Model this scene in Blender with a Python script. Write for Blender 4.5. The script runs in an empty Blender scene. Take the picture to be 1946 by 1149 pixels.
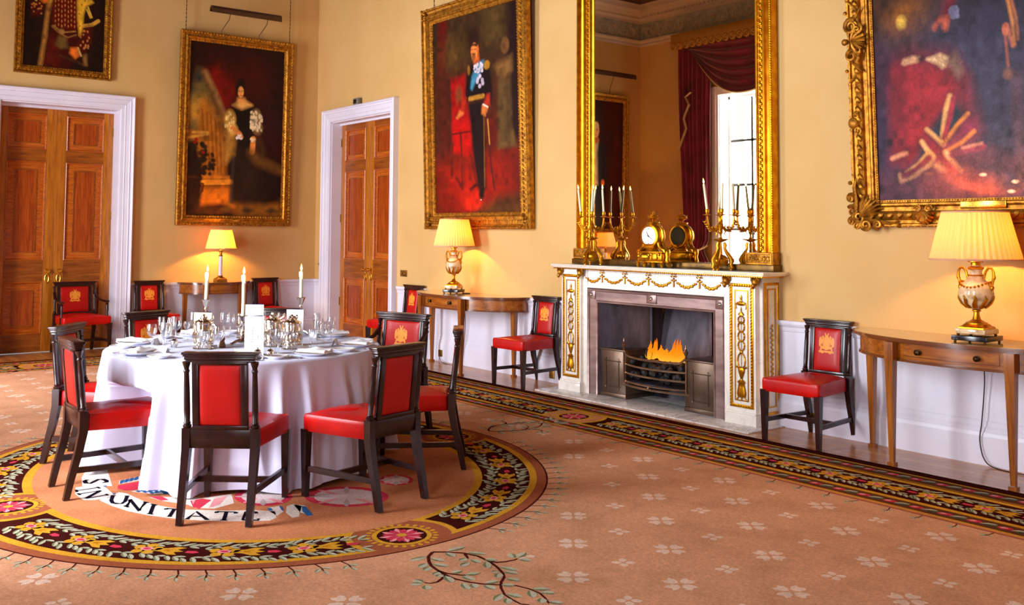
# State dining room: round table set for lunch, marble fireplace, portraits, woven carpet.
import bpy, bmesh, math, random
import numpy as np
from mathutils import Vector, Matrix
from math import sin, cos, pi, radians as rad
random.seed(7)
SC = bpy.context.scene
COL = SC.collection

def s2l(c):
    return tuple((x/12.92 if x <= .04045 else ((x+.055)/1.055)**2.4) for x in c)
def rgb(r, g, b):
    return s2l((r/255., g/255., b/255.))

# ------------------------------------------------------------------ materials
def _new(name):
    m = bpy.data.materials.new(name); m.use_nodes = True
    nt = m.node_tree; nt.nodes.clear()
    out = nt.nodes.new('ShaderNodeOutputMaterial')
    return m, nt, out
def N(nt, t, **kw):
    n = nt.nodes.new(t)
    for k, v in kw.items(): setattr(n, k, v)
    return n
def setin(n, **kw):
    for k, v in kw.items():
        n.inputs[k.replace('_', ' ')].default_value = v
def coords(nt, scale=(1, 1, 1), kind='Object', rot=(0, 0, 0)):
    tc = N(nt, 'ShaderNodeTexCoord'); mp = N(nt, 'ShaderNodeMapping')
    mp.inputs['Scale'].default_value = scale; mp.inputs['Rotation'].default_value = rot
    nt.links.new(tc.outputs[kind], mp.inputs['Vector'])
    return mp.outputs['Vector']
def ramp(nt, fac, stops):
    r = N(nt, 'ShaderNodeValToRGB')
    e = r.color_ramp.elements
    while len(e) < len(stops): e.new(.5)
    for i, (p, c) in enumerate(stops):
        e[i].position = p; e[i].color = (c[0], c[1], c[2], 1)
    nt.links.new(fac, r.inputs['Fac'])
    return r.outputs['Color']
def noise(nt, vec, scale, detail=4, rough=.55, dist=0):
    n = N(nt, 'ShaderNodeTexNoise')
    setin(n, Scale=scale, Detail=detail, Roughness=rough, Distortion=dist)
    nt.links.new(vec, n.inputs['Vector'])
    return n.outputs['Fac']
def bump(nt, h, strength, dist=.01):
    b = N(nt, 'ShaderNodeBump'); setin(b, Strength=strength, Distance=dist)
    nt.links.new(h, b.inputs['Height'])
    return b.outputs['Normal']
def mat(name, col, rough=.5, metal=0., coat=0., spec=.5, col2=None, nscale=6., nstretch=(1, 1, 1), bstr=0., bscale=60., bdist=.003,
        attr=None, ndetail=4, sheen=0., emis=None, estr=0., sub=0., lo=.35, hi=.65):
    m, nt, out = _new(name)
    p = N(nt, 'ShaderNodeBsdfPrincipled')
    setin(p, Roughness=rough, Metallic=metal, Base_Color=(*col, 1))
    p.inputs['Coat Weight'].default_value = coat; p.inputs['Coat Roughness'].default_value = .12
    p.inputs['Specular IOR Level'].default_value = spec
    p.inputs['Sheen Weight'].default_value = sheen
    if sub:
        p.inputs['Subsurface Weight'].default_value = sub; p.inputs['Subsurface Radius'].default_value = (.02, .012, .006)
    v = coords(nt, nstretch)
    if col2 is not None:
        c = ramp(nt, noise(nt, v, nscale, ndetail), [(lo, col), (hi, col2)])
        nt.links.new(c, p.inputs['Base Color'])
    if attr:
        a = N(nt, 'ShaderNodeAttribute'); a.attribute_name = attr
        f = noise(nt, v, nscale, ndetail)
        mr = N(nt, 'ShaderNodeMapRange'); setin(mr, From_Min=.3, From_Max=.7, To_Min=lo, To_Max=hi)
        nt.links.new(f, mr.inputs['Value'])
        mx = N(nt, 'ShaderNodeVectorMath', operation='SCALE')
        nt.links.new(a.outputs['Color'], mx.inputs[0]); nt.links.new(mr.outputs[0], mx.inputs['Scale'])
        nt.links.new(mx.outputs[0], p.inputs['Base Color'])
    if bstr:
        nt.links.new(bump(nt, noise(nt, v, bscale, 5), bstr, bdist), p.inputs['Normal'])
    if emis is not None:
        p.inputs['Emission Color'].default_value = (*emis, 1); p.inputs['Emission Strength'].default_value = estr
    nt.links.new(p.outputs[0], out.inputs[0])
    return m
def wood(name, c1, c2, c3, rough=.28, axis='Z', coat=.35, scale=1.):
    m, nt, out = _new(name)
    st = {'Z': (14, 14, 1.1), 'X': (1.1, 14, 14), 'Y': (14, 1.1, 14)}[axis]
    v = coords(nt, tuple(s*scale for s in st))
    f = noise(nt, v, 2.2, 8, .62, .35)
    c = ramp(nt, f, [(.28, c1), (.5, c2), (.74, c3)])
    v2 = coords(nt, tuple(s*scale*6 for s in st))
    g = noise(nt, v2, 3., 3)
    mx = N(nt, 'ShaderNodeMixRGB', blend_type='MULTIPLY'); mx.inputs[0].default_value = .35
    nt.links.new(c, mx.inputs[1]); nt.links.new(ramp(nt, g, [(.3, (.45, .45, .45)), (.6, (1, 1, 1))]), mx.inputs[2])
    p = N(nt, 'ShaderNodeBsdfPrincipled'); setin(p, Roughness=rough)
    p.inputs['Coat Weight'].default_value = coat; p.inputs['Coat Roughness'].default_value = .15
    nt.links.new(mx.outputs[0], p.inputs['Base Color'])
    nt.links.new(bump(nt, g, .05, .002), p.inputs['Normal'])
    nt.links.new(p.outputs[0], out.inputs[0])
    return m
def emit(name, stops, strength, axis='Z', scale=1.):
    m, nt, out = _new(name)
    tc = N(nt, 'ShaderNodeTexCoord'); sp = N(nt, 'ShaderNodeSeparateXYZ')
    nt.links.new(tc.outputs['Generated'], sp.inputs[0])
    c = ramp(nt, sp.outputs[axis], stops)
    e = N(nt, 'ShaderNodeEmission'); e.inputs['Strength'].default_value = strength
    nt.links.new(c, e.inputs['Color']); nt.links.new(e.outputs[0], out.inputs[0])
    return m
def marble(name, base, vein, scale=2.5, rough=.2):
    m, nt, out = _new(name)
    v = coords(nt, (scale,)*3)
    f = noise(nt, v, 2.0, 9, .6, 1.6)
    c = ramp(nt, f, [(.0, base), (.47, base), (.5, vein), (.53, base), (1, base)])
    c2 = noise(nt, v, 1.2, 3)
    mx = N(nt, 'ShaderNodeMixRGB', blend_type='MULTIPLY'); mx.inputs[0].default_value = .5
    nt.links.new(c, mx.inputs[1]); nt.links.new(ramp(nt, c2, [(.3, (.86, .85, .84)), (.6, (1, 1, 1))]), mx.inputs[2])
    p = N(nt, 'ShaderNodeBsdfPrincipled'); setin(p, Roughness=rough)
    nt.links.new(mx.outputs[0], p.inputs['Base Color']); nt.links.new(p.outputs[0], out.inputs[0])
    return m
def glassy(name, tint=(1, 1, 1), gl=(1, 1, 1), k=.12):
    m, nt, out = _new(name)
    t = N(nt, 'ShaderNodeBsdfTransparent'); t.inputs[0].default_value = (*tint, 1)
    g = N(nt, 'ShaderNodeBsdfGlossy'); g.inputs['Roughness'].default_value = .02; g.inputs[0].default_value = (*gl, 1)
    lw = N(nt, 'ShaderNodeLayerWeight'); lw.inputs['Blend'].default_value = .35
    mr = N(nt, 'ShaderNodeMapRange'); setin(mr, From_Min=0., From_Max=1., To_Min=k*.45, To_Max=.95)
    nt.links.new(lw.outputs['Facing'], mr.inputs['Value'])
    pw = N(nt, 'ShaderNodeMath', operation='POWER'); pw.inputs[1].default_value = 1.6
    nt.links.new(mr.outputs[0], pw.inputs[0])
    mx = N(nt, 'ShaderNodeMixShader'); nt.links.new(pw.outputs[0], mx.inputs[0])
    nt.links.new(t.outputs[0], mx.inputs[1]); nt.links.new(g.outputs[0], mx.inputs[2]); nt.links.new(mx.outputs[0], out.inputs[0])
    return m

# ------------------------------------------------------------------ mesh builder
def TR(x=0, y=0, z=0, rz=0, rx=0, ry=0, s=1):
    M = Matrix.Translation((x, y, z)) @ Matrix.Rotation(rz, 4, 'Z') @ Matrix.Rotation(ry, 4, 'Y') @ Matrix.Rotation(rx, 4, 'X')
    if s != 1: M = M @ Matrix.Diagonal((s, s, s, 1) if not isinstance(s, tuple) else (*s, 1))
    return M
class MB:
    def __init__(self): self.v = []; self.f = []; self.m = []; self.c = []; self.sm = []
    def add(self, vs, fs, mi=0, T=None, smooth=True, col=None):
        b = len(self.v)
        if T is not None: vs = [tuple(T @ Vector(p)) for p in vs]
        self.v.extend(tuple(p) for p in vs)
        for f in fs:
            self.f.append(tuple(b+i for i in f)); self.m.append(mi); self.sm.append(smooth)
            self.c.append(col)
        return self
    def box(self, lo, hi, mi=0, r=0., T=None, seg=2, col=None):
        bm = bmesh.new(); bmesh.ops.create_cube(bm, size=1)
        for v in bm.verts:
            v.co = Vector([(lo[i]+hi[i])/2 + v.co[i]*(hi[i]-lo[i]) for i in range(3)])
        if r > 0:
            r = min(r, .49*min(abs(hi[i]-lo[i]) for i in range(3)))
            bmesh.ops.bevel(bm, geom=bm.edges[:], offset=r, segments=seg, affect='EDGES', profile=.5)
        bm.verts.index_update()
        self.add([v.co[:] for v in bm.verts], [[v.index for v in f.verts] for f in bm.faces], mi, T, r > 0, col)
        bm.free(); return self
    def lathe(self, prof, n=24, mi=0, T=None, lobes=0, amp=0., sq=1.):
        vs = []; fs = []
        for r, z in prof:
            for k in range(n):
                a = 2*pi*k/n
                rr = r*(1+amp*cos(lobes*a)) if lobes else r
                vs.append((rr*cos(a), rr*sin(a)*sq, z))
        m = len(prof)
        for i in range(m-1):
            for k in range(n):
                k2 = (k+1) % n
                fs.append((i*n+k, i*n+k2, (i+1)*n+k2, (i+1)*n+k))
        if prof[0][0] > 1e-6: fs.append(tuple(reversed(range(n))))
        if prof[-1][0] > 1e-6: fs.append(tuple((m-1)*n+k for k in range(n)))
        return self.add(vs, fs, mi, T)
    def shell(self, prof, n=24, mi=0, T=None, lobes=0, amp=0.):           # open lathe, no caps
        vs = []; fs = []
        for r, z in prof:
            for k in range(n):
                a = 2*pi*k/n
                rr = r*(1+amp*cos(lobes*a)) if lobes else r
                vs.append((rr*cos(a), rr*sin(a), z))
        for i in range(len(prof)-1):
            for k in range(n):
                k2 = (k+1) % n
                fs.append((i*n+k, i*n+k2, (i+1)*n+k2, (i+1)*n+k))
        return self.add(vs, fs, mi, T)
    def tube(self, pts, r, n=8, mi=0, T=None, flat=1., cap=True):
        P = [Vector(p) for p in pts]; m = len(P)
        R = r if isinstance(r, (list, tuple)) else [r]*m
        vs = []; fs = []; up = None
        for i in range(m):
            t = (P[min(i+1, m-1)]-P[max(i-1, 0)])
            if t.length < 1e-9: t = Vector((0, 0, 1))
            t.normalize()
            if up is None:
                up = Vector((0, 0, 1)) if abs(t.z) < .9 else Vector((1, 0, 0))
            a = t.cross(up)
            if a.length < 1e-6: a = t.orthogonal()
            a.normalize(); b = a.cross(t).normalized(); up = b
            for k in range(n):
                q = 2*pi*k/n
                vs.append(tuple(P[i] + a*(R[i]*cos(q)) + b*(R[i]*sin(q)*flat)))
        for i in range(m-1):
            for k in range(n):
                k2 = (k+1) % n
                fs.append((i*n+k, i*n+k2, (i+1)*n+k2, (i+1)*n+k))
        if cap:
            fs.append(tuple(reversed(range(n)))); fs.append(tuple((m-1)*n+k for k in range(n)))
        return self.add(vs, fs, mi, T)
    def ball(self, c, r, mi=0, n=12, T=None, rot=0):
        rx, ry, rz = (r, r, r) if not isinstance(r, (tuple, list)) else r
        vs = []; fs = []; m = max(4, n//2)
        for i in range(m+1):
            p = pi*i/m
            for k in range(n):
                a = 2*pi*k/n
                x, y, z = rx*sin(p)*cos(a), ry*sin(p)*sin(a), -rz*cos(p)
                if rot: x, z = x*cos(rot)-z*sin(rot), x*sin(rot)+z*cos(rot)
                vs.append((c[0]+x, c[1]+y, c[2]+z))
        for i in range(m):
            for k in range(n):
                k2 = (k+1) % n
                fs.append((i*n+k, i*n+k2, (i+1)*n+k2, (i+1)*n+k))
        return self.add(vs, fs, mi, T)
    def prism(self, poly, z0, z1, mi=0, T=None, smooth=False, col=None):   # poly in xy, extruded along z
        n = len(poly); a = sum(poly[i][0]*poly[(i+1) % n][1]-poly[(i+1) % n][0]*poly[i][1] for i in range(n))
        if a < 0: poly = poly[::-1]
        vs = [(x, y, z0) for x, y in poly] + [(x, y, z1) for x, y in poly]
        fs = [tuple(reversed(range(n))), tuple(range(n, 2*n))] + [(i, (i+1) % n, n+(i+1) % n, n+i) for i in range(n)]
        return self.add(vs, fs, mi, T, smooth, col)
    def leg(self, pts, mi=0, T=None, smooth=False):      # square leg: list of (x, y, z, wx, wy)
        vs = []; fs = []
        for x, y, z, wx, wy in pts:
            vs += [(x-wx/2, y-wy/2, z), (x+wx/2, y-wy/2, z), (x+wx/2, y+wy/2, z), (x-wx/2, y+wy/2, z)]
        m = len(pts)
        for i in range(m-1):
            for k in range(4):
                k2 = (k+1) % 4
                fs.append((i*4+k, i*4+k2, (i+1)*4+k2, (i+1)*4+k))
        fs.append((3, 2, 1, 0)); fs.append(tuple((m-1)*4+k for k in range(4)))
        return self.add(vs, fs, mi, T, smooth)
    def beam(self, p, q, w, h, mi=0, T=None):             # square bar, h upright
        p, q = Vector(p), Vector(q); d = (q-p).normalized(); a = Vector((-d.y, d.x, 0)).normalized()*w/2; u = Vector((0, 0, h/2))
        vs = [tuple(e+x*a+y*u) for e in (p, q) for x, y in ((-1, -1), (1, -1), (1, 1), (-1, 1))]
        return self.add(vs, [(3, 2, 1, 0), (4, 5, 6, 7)]+[(k, (k+1) % 4, 4+(k+1) % 4, 4+k) for k in range(4)], mi, T, False)
    def rails(self, rect, prof, mi=0, T=None):
        """mitred rectangular frame in the xz plane; prof = closed list of (inset from the outer edge, depth towards -y)"""
        x0, x1, z0, z1 = rect; vs = []; fs = []; n = len(prof)
        for cx, cz, sx, sz in ((x0, z0, 1, 1), (x1, z0, -1, 1), (x1, z1, -1, -1), (x0, z1, 1, -1)):
            for d, h in prof: vs.append((cx+sx*d, -h, cz+sz*d))
        for k in range(4):
            k2 = (k+1) % 4
            for i in range(n):
                j = (i+1) % n
                fs.append((k*n+i, k2*n+i, k2*n+j, k*n+j))
        return self.add(vs, fs, mi, T, False)
    def sweep(self, path, prof, mi=0, T=None, closed=False):
        """mitred moulding along a horizontal xy path; prof = closed list of (offset to the left of travel, z)"""
        P = [Vector(p) for p in path]; m = len(P); n = len(prof); vs = []; fs = []
        for i in range(m):
            d1 = (P[i]-P[i-1]).normalized() if (i > 0 or closed) else (P[1]-P[0]).normalized()
            d2 = (P[(i+1) % m]-P[i]).normalized() if (i < m-1 or closed) else d1
            n1 = Vector((-d1.y, d1.x)); n2 = Vector((-d2.y, d2.x)); b = (n1+n2)
            b = b/(1+n1.dot(n2)) if b.length > 1e-6 else n1
            for o, z in prof: vs.append((P[i].x+b.x*o, P[i].y+b.y*o, z))
        segs = m if closed else m-1
        for i in range(segs):
            i2 = (i+1) % m
            for k in range(n):
                k2 = (k+1) % n
                fs.append((i*n+k, i2*n+k, i2*n+k2, i*n+k2))
        if not closed:
            fs.append(tuple(range(n))); fs.append(tuple(reversed([(m-1)*n+k for k in range(n)])))
        return self.add(vs, fs, mi, T, False)
    def build(self, name, mats, parent=None, smooth=True, angle=38, loc=None):
        me = bpy.data.meshes.new(name)
        me.from_pydata(self.v, [], self.f); me.validate(clean_customdata=False)
        if not isinstance(mats, (list, tuple)): mats = [mats]
        for m in mats: me.materials.append(m)
        nf = len(me.polygons)
        if nf == len(self.f):
            me.polygons.foreach_set('material_index', self.m)
            me.polygons.foreach_set('use_smooth', self.sm if smooth else [False]*nf)
        bm = bmesh.new(); bm.from_mesh(me); bmesh.ops.recalc_face_normals(bm, faces=bm.faces[:]); bm.to_mesh(me); bm.free()
        if smooth: me.set_sharp_from_angle(angle=rad(angle))
        if any(c is not None for c in self.c) and nf == len(self.f):
            at = me.color_attributes.new('Col', 'FLOAT_COLOR', 'CORNER')
            lo = np.ones((len(me.loops), 4), dtype=np.float32)
            for p, c in zip(me.polygons, self.c):
                if c is not None: lo[p.loop_start:p.loop_start+p.loop_total, :3] = c
            at.data.foreach_set('color', lo.ravel())
        o = bpy.data.objects.new(name, me); COL.objects.link(o)
        if parent is not None: o.parent = parent
        if loc is not None: o.location = loc
        return o
def tag(o, label, cat, group=None, kind=None):
    o['label'] = label; o['category'] = cat
    if group: o['group'] = group
    if kind: o['kind'] = kind
    return o
def thing(name, label, cat, loc=(0, 0, 0), rz=0., group=None):
    o = bpy.data.objects.new(name, None); COL.objects.link(o)
    o.empty_display_size = .1; o.location = loc; o.rotation_euler = (0, 0, rz)
    return tag(o, label, cat, group)
def kids(o): return [c for c in bpy.data.objects if c.parent is o]
def dup(root, loc, rz=None, label=None, group=None):
    r = root.copy(); COL.objects.link(r); r.location = loc
    if rz is not None: r.rotation_euler = (0, 0, rz)
    if label: r['label'] = label
    if group: r['group'] = group
    for ch in kids(root):
        c = ch.copy(); COL.objects.link(c); c.parent = r
        for g in kids(ch):
            d = g.copy(); COL.objects.link(d); d.parent = c
    return r
def struct(mb, name, mats, smooth=False, parent=None):
    o = mb.build(name, mats, parent, smooth)
    if parent is None: o['kind'] = 'structure'
    return o
def grid_mesh(name, P, mats, parent=None, cols=None, smooth=True, closed_u=False):
    """P: array (nv, nu, 3)"""
    P = np.asarray(P, dtype=np.float64); nv, nu = P.shape[:2]
    idx = np.arange(nv*nu).reshape(nv, nu)
    if closed_u: idx = np.concatenate([idx, idx[:, :1]], 1)
    f = np.stack([idx[:-1, :-1], idx[:-1, 1:], idx[1:, 1:], idx[1:, :-1]], -1).reshape(-1, 4)
    me = bpy.data.meshes.new(name)
    me.vertices.add(nv*nu); me.vertices.foreach_set('co', P.reshape(-1))
    me.loops.add(f.size); me.loops.foreach_set('vertex_index', f.ravel().astype(np.int32))
    me.polygons.add(len(f)); me.polygons.foreach_set('loop_start', (np.arange(len(f))*4).astype(np.int32))
    me.polygons.foreach_set('use_smooth', [smooth]*len(f))
    me.update(calc_edges=True); me.validate(clean_customdata=False)
    for m in (mats if isinstance(mats, (list, tuple)) else [mats]): me.materials.append(m)
    if cols is not None:
        at = me.color_attributes.new('Col', 'FLOAT_COLOR', 'POINT')
        c = np.ones((nv*nu, 4), dtype=np.float32); c[:, :3] = np.asarray(cols).reshape(-1, 3)
        at.data.foreach_set('color', c.ravel())
    o = bpy.data.objects.new(name, me); COL.objects.link(o)
    if parent is not None: o.parent = parent
    return o

# ------------------------------------------------------------------ painter (pigment laid on a canvas grid)
class Paint:
    """coordinates: u 0..1 from the left, v 0..1 from the top"""
    def __init__(self, w, h, nx, ny, base):
        self.nx, self.ny, self.asp = nx, ny, w/h
        self.U, self.V = np.meshgrid(np.linspace(0, 1, nx), np.linspace(0, 1, ny))
        self.C = np.zeros((ny, nx, 3)); self.C[:] = rgb(*base)
        self.rs = np.random.RandomState(5)
    def _mix(self, a, col):
        c = np.array(rgb(*col)); a = np.clip(a, 0, 1)[..., None]
        self.C = self.C*(1-a)+c*a; return self
    def grad(self, c0, c1, axis='v', lo=0, hi=1, a=1.):
        t = np.clip(((self.V if axis == 'v' else self.U)-lo)/(hi-lo), 0, 1)
        c = np.array(rgb(*c0))*(1-t[..., None])+np.array(rgb(*c1))*t[..., None]
        self.C = self.C*(1-a)+c*a; return self
    def ell(self, cu, cv, ru, rv, col, soft=.3, a=1., rot=0.):
        x = (self.U-cu)*self.asp; y = self.V-cv
        if rot: x, y = x*cos(rot)+y*sin(rot), -x*sin(rot)+y*cos(rot)
        d = np.sqrt((x/(ru*self.asp))**2+(y/rv)**2)
        return self._mix(np.clip((1-d)/max(soft, 1e-3)+.5*0+0, 0, 1)*a if soft > .02 else (d < 1)*a, col)
    def poly(self, pts, col, soft=.006, a=1.):
        p = np.array(pts, dtype=float); x, y = self.U, self.V; ins = np.zeros(x.shape, bool); dm = np.full(x.shape, 9.)
        n = len(p)
        for i in range(n):
            x0, y0 = p[i]; x1, y1 = p[(i+1) % n]
            if abs(y1-y0) > 1e-9:
                c = ((y0 > y) != (y1 > y)) & (x < (x1-x0)*(y-y0)/(y1-y0)+x0); ins ^= c
            dx, dy = (x1-x0)*self.asp, y1-y0; L = dx*dx+dy*dy+1e-12
            t = np.clip(((x-x0)*self.asp*dx+(y-y0)*dy)/L, 0, 1)
            dm = np.minimum(dm, np.hypot((x-x0)*self.asp-t*dx, y-y0-t*dy))
        sd = np.where(ins, dm, -dm)
        return self._mix(np.clip(sd/soft*.5+.5, 0, 1)*a, col)
    def line(self, pts, w, col, soft=.004, a=1.):
        p = np.array(pts, dtype=float); dm = np.full(self.U.shape, 9.)
        for i in range(len(p)-1):
            x0, y0 = p[i]; x1, y1 = p[i+1]
            dx, dy = (x1-x0)*self.asp, y1-y0; L = dx*dx+dy*dy+1e-12
            t = np.clip(((self.U-x0)*self.asp*dx+(self.V-y0)*dy)/L, 0, 1)
            dm = np.minimum(dm, np.hypot((self.U-x0)*self.asp-t*dx, self.V-y0-t*dy))
        return self._mix(np.clip((w-dm)/soft*.5+.5, 0, 1)*a, col)
    def dabs(self, n, box, r, col, a=1., elong=2.):
        for _ in range(n):
            u = self.rs.uniform(box[0], box[2]); v = self.rs.uniform(box[1], box[3])
            self.ell(u, v, r/self.asp, r*elong, col, .5, a, self.rs.uniform(-.4, .4))
        return self
    def grain(self, s=.1):
        k = self.rs.normal(0, 1, self.C.shape[:2]); k = (k+np.roll(k, 1, 0)+np.roll(k, 1, 1)+np.roll(k, 2, 0))/2
        big = np.kron(self.rs.normal(0, 1, (self.ny//12+1, self.nx//9+1)), np.ones((12, 9)))[:self.ny, :self.nx]
        for ax in (0, 1):
            for _ in range(6): big = (np.roll(big, 1, ax)+big+np.roll(big, -1, ax))/3
        self.C = np.clip(self.C*(1+s*k[..., None]+s*2.2*big[..., None]), 0, 1); return self
    def canvas(self, name, w, h, material, parent, y=0., z0=0.):
        P = np.stack([(self.U-.5)*w, np.full(self.U.shape, y), z0+(1-self.V)*h], -1)
        return grid_mesh(name, P, material, parent, self.C)
# ------------------------------------------------------------------ palette
M = {}
M['wall'] = mat('cream_wall_paint', rgb(216, 174, 110), .75, col2=rgb(208, 164, 98), nscale=1.1, ndetail=6, bstr=.06, bscale=140)
M['white'] = mat('white_gloss_paint', rgb(230, 226, 238), .38, col2=rgb(222, 217, 232), nscale=2.)
M['frieze'] = mat('frieze_plaster', rgb(150, 152, 150), .8, col2=rgb(186, 180, 168), nscale=9, bstr=.8, bscale=14, bdist=.03)
M['cornice'] = mat('cornice_plaster', rgb(196, 176, 158), .8, bstr=.35, bscale=40, bdist=.01)
M['ceil'] = mat('dark_ceiling', rgb(92, 52, 36), .8, col2=rgb(56, 26, 20), nscale=3)
M['stile'] = wood('door_oak', rgb(142, 74, 12), rgb(186, 106, 22), rgb(212, 136, 40), .3, 'Z', .2)
M['railw'] = wood('door_rail_wood', rgb(108, 46, 8), rgb(150, 76, 16), rgb(184, 104, 30), .3, 'X', .2)
M['panel'] = wood('door_panel_mahogany', rgb(118, 38, 6), rgb(168, 68, 12), rgb(196, 96, 24), .28, 'Z', .2, 1.6)
M['panelb'] = wood('door_panel_band', rgb(142, 58, 10), rgb(190, 92, 20), rgb(216, 124, 40), .28, 'X', .2, 1.6)
M['brass'] = mat('polished_brass', rgb(236, 186, 70), .2, 1.)
M['abrass'] = mat('aged_brass', rgb(150, 112, 44), .35, .9)
M['gold'] = mat('gilding', rgb(222, 158, 36), .36, .85, col2=rgb(186, 116, 18), nscale=16, bstr=.25, bscale=70, bdist=.004)
M['golda'] = mat('antique_gilding', rgb(204, 140, 38), .4, .75, col2=rgb(134, 80, 18), nscale=22, bstr=.5, bscale=90, bdist=.006)
M['goldb'] = mat('bright_gilding', rgb(226, 164, 34), .3, .92, col2=rgb(196, 124, 16), nscale=14, bstr=.16, bscale=60, bdist=.003)
M['golddk'] = mat('dark_gilt_base', rgb(120, 86, 28), .35, .7, col2=rgb(78, 52, 18), nscale=8)
M['mahog'] = mat('dark_mahogany', rgb(50, 17, 15), .27, 0, .15, col2=rgb(28, 9, 9), nscale=5, nstretch=(6, 6, 1))
M['leather'] = mat('red_leather', rgb(186, 14, 10), .4, 0, .06, .3, attr='Col', nscale=5, lo=.86, hi=1.1, bstr=.1, bscale=240, bdist=.001)
M['seatl'] = mat('red_seat_leather', rgb(208, 8, 4), .36, 0, .08, .35, col2=rgb(176, 5, 3), nscale=4, bstr=.1, bscale=240, bdist=.001)
M['console'] = wood('console_mahogany', rgb(104, 48, 8), rgb(152, 82, 18), rgb(182, 108, 34), .25, 'Z', .2, .8)
M['consolex'] = wood('console_front_wood', rgb(112, 52, 8), rgb(160, 86, 18), rgb(188, 114, 34), .25, 'X', .2, .8)
M['contop'] = mat('polished_table_top', rgb(176, 142, 84), .12, 0, .8, col2=rgb(154, 116, 62), nscale=4)
M['conedge'] = mat('table_moulding_wood', rgb(112, 58, 22), .2, 0, .5)
M['floor'] = None
def parquet():
    m, nt, out = _new('oak_parquet')
    v = coords(nt, (1, 1, 1))
    b = N(nt, 'ShaderNodeTexBrick'); setin(b, Scale=1., Mortar_Size=.0015, Brick_Width=.9, Row_Height=.09)
    b.inputs['Color1'].default_value = (*rgb(206, 140, 76), 1); b.inputs['Color2'].default_value = (*rgb(178, 108, 50), 1); b.inputs['Mortar'].default_value = (*rgb(90, 50, 24), 1)
    nt.links.new(v, b.inputs['Vector'])
    g = noise(nt, coords(nt, (2, 26, 4)), 3, 6)
    mx = N(nt, 'ShaderNodeMixRGB', blend_type='MULTIPLY'); mx.inputs[0].default_value = .4
    nt.links.new(b.outputs[0], mx.inputs[1]); nt.links.new(ramp(nt, g, [(.3, (.55, .5, .45)), (.65, (1, 1, 1))]), mx.inputs[2])
    p = N(nt, 'ShaderNodeBsdfPrincipled'); setin(p, Roughness=.24); p.inputs['Specular IOR Level'].default_value = .4
    nt.links.new(mx.outputs[0], p.inputs['Base Color']); nt.links.new(p.outputs[0], out.inputs[0])
    return m
M['floor'] = parquet()
M['marble'] = marble('white_marble', rgb(252, 245, 234), rgb(238, 231, 222), 1.1)
M['hearth'] = marble('hearth_marble', rgb(244, 236, 228), rgb(186, 178, 172), 2.0, .2)
M['steel'] = mat('burnished_steel', rgb(178, 152, 146), .32, .8, col2=rgb(136, 114, 110), nscale=3, nstretch=(1, 1, 5), bstr=.05, bscale=90)
M['hobs'] = mat('brown_steel', rgb(120, 98, 82), .34, .75, col2=rgb(92, 72, 58), nscale=4)
M['steelw'] = mat('warm_steel', rgb(206, 172, 144), .22, .9, col2=rgb(160, 128, 102), nscale=4)
M['soot'] = mat('sooty_iron', rgb(78, 72, 84), .5, .45, col2=rgb(44, 40, 48), nscale=4, nstretch=(2, 2, .6), bstr=.2, bscale=60)
M['coal'] = mat('coal', rgb(20, 17, 18), .6, bstr=.6, bscale=80, bdist=.01)
M['mirror'] = mat('mirror_silvering', rgb(252, 243, 214), .0, 1.)
M['cloth'] = mat('white_linen', rgb(222, 225, 252), .85, bstr=.12, bscale=420, bdist=.0008, sheen=.2)
M['napkin'] = mat('white_napkin_linen', rgb(244, 242, 246), .85)
M['china'] = mat('white_china', rgb(246, 244, 244), .12, 0, .5)
M['silver'] = mat('polished_silver', rgb(228, 216, 200), .14, 1., bstr=.35, bscale=26, bdist=.006)
M['silvers'] = mat('smooth_silver', rgb(232, 226, 220), .12, 1.)
M['glass'] = glassy('clear_crystal', (.97, .98, .99), k=.3)
M['pane'] = glassy('window_glass', k=.06)
M['wax'] = mat('cream_wax', rgb(250, 238, 200), .45, sub=.25)
M['paper'] = mat('white_card', rgb(250, 249, 246), .7)
M['bluecover'] = mat('blue_cover', rgb(28, 52, 150), .5)
M['creamcard'] = mat('cream_card', rgb(248, 232, 176), .7)
M['ink'] = mat('grey_ink', rgb(120, 120, 130), .8)
M['black'] = mat('black_marble', rgb(22, 20, 26), .18)
M['onyx'] = mat('veined_onyx', rgb(236, 206, 160), .14, 0, .3, col2=rgb(150, 84, 30), nscale=11, ndetail=6, lo=.5, hi=.74)
M['wire'] = mat('black_flex', rgb(52, 26, 22), .5)
M['chain'] = mat('bronze_chain', rgb(70, 48, 22), .4, .8)
M['lightbox'] = mat('bronze_light_hood', rgb(86, 56, 34), .4, .5)
M['paint'] = mat('oil_paint', (1, 1, 1), .42, 0, 0, .22, attr='Col', nscale=30, lo=.9, hi=1.08, bstr=.1, bscale=160, bdist=.001)
M['varnish'] = mat('varnished_oil_paint', (1, 1, 1), .4, 0, 0, .12, attr='Col', nscale=40, lo=.85, hi=1.12, bstr=.25, bscale=120, bdist=.001)
M['carpet'] = mat('wool_carpet', (1, 1, 1), .95, 0, 0, .0, attr='Col', nscale=70, lo=.8, hi=1.12, bstr=.5, bscale=260, bdist=.004)
def carpet_mat(m):                                  # trodden wool: broad worn and darker patches over the fine pile
    nt = m.node_tree; p = nt.nodes['Principled BSDF']; src = p.inputs['Base Color'].links[0].from_socket
    f = noise(nt, coords(nt, (1, 1, 1)), 2.6, 7, .62)
    mx = N(nt, 'ShaderNodeMixRGB', blend_type='MULTIPLY'); mx.inputs[0].default_value = 1.
    nt.links.new(src, mx.inputs[1]); nt.links.new(ramp(nt, f, [(.3, (.8, .77, .74)), (.52, (1, 1, 1)), (.75, (1.1, 1.1, 1.1))]), mx.inputs[2]); nt.links.new(mx.outputs[0], p.inputs['Base Color'])
carpet_mat(M['carpet'])
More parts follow.
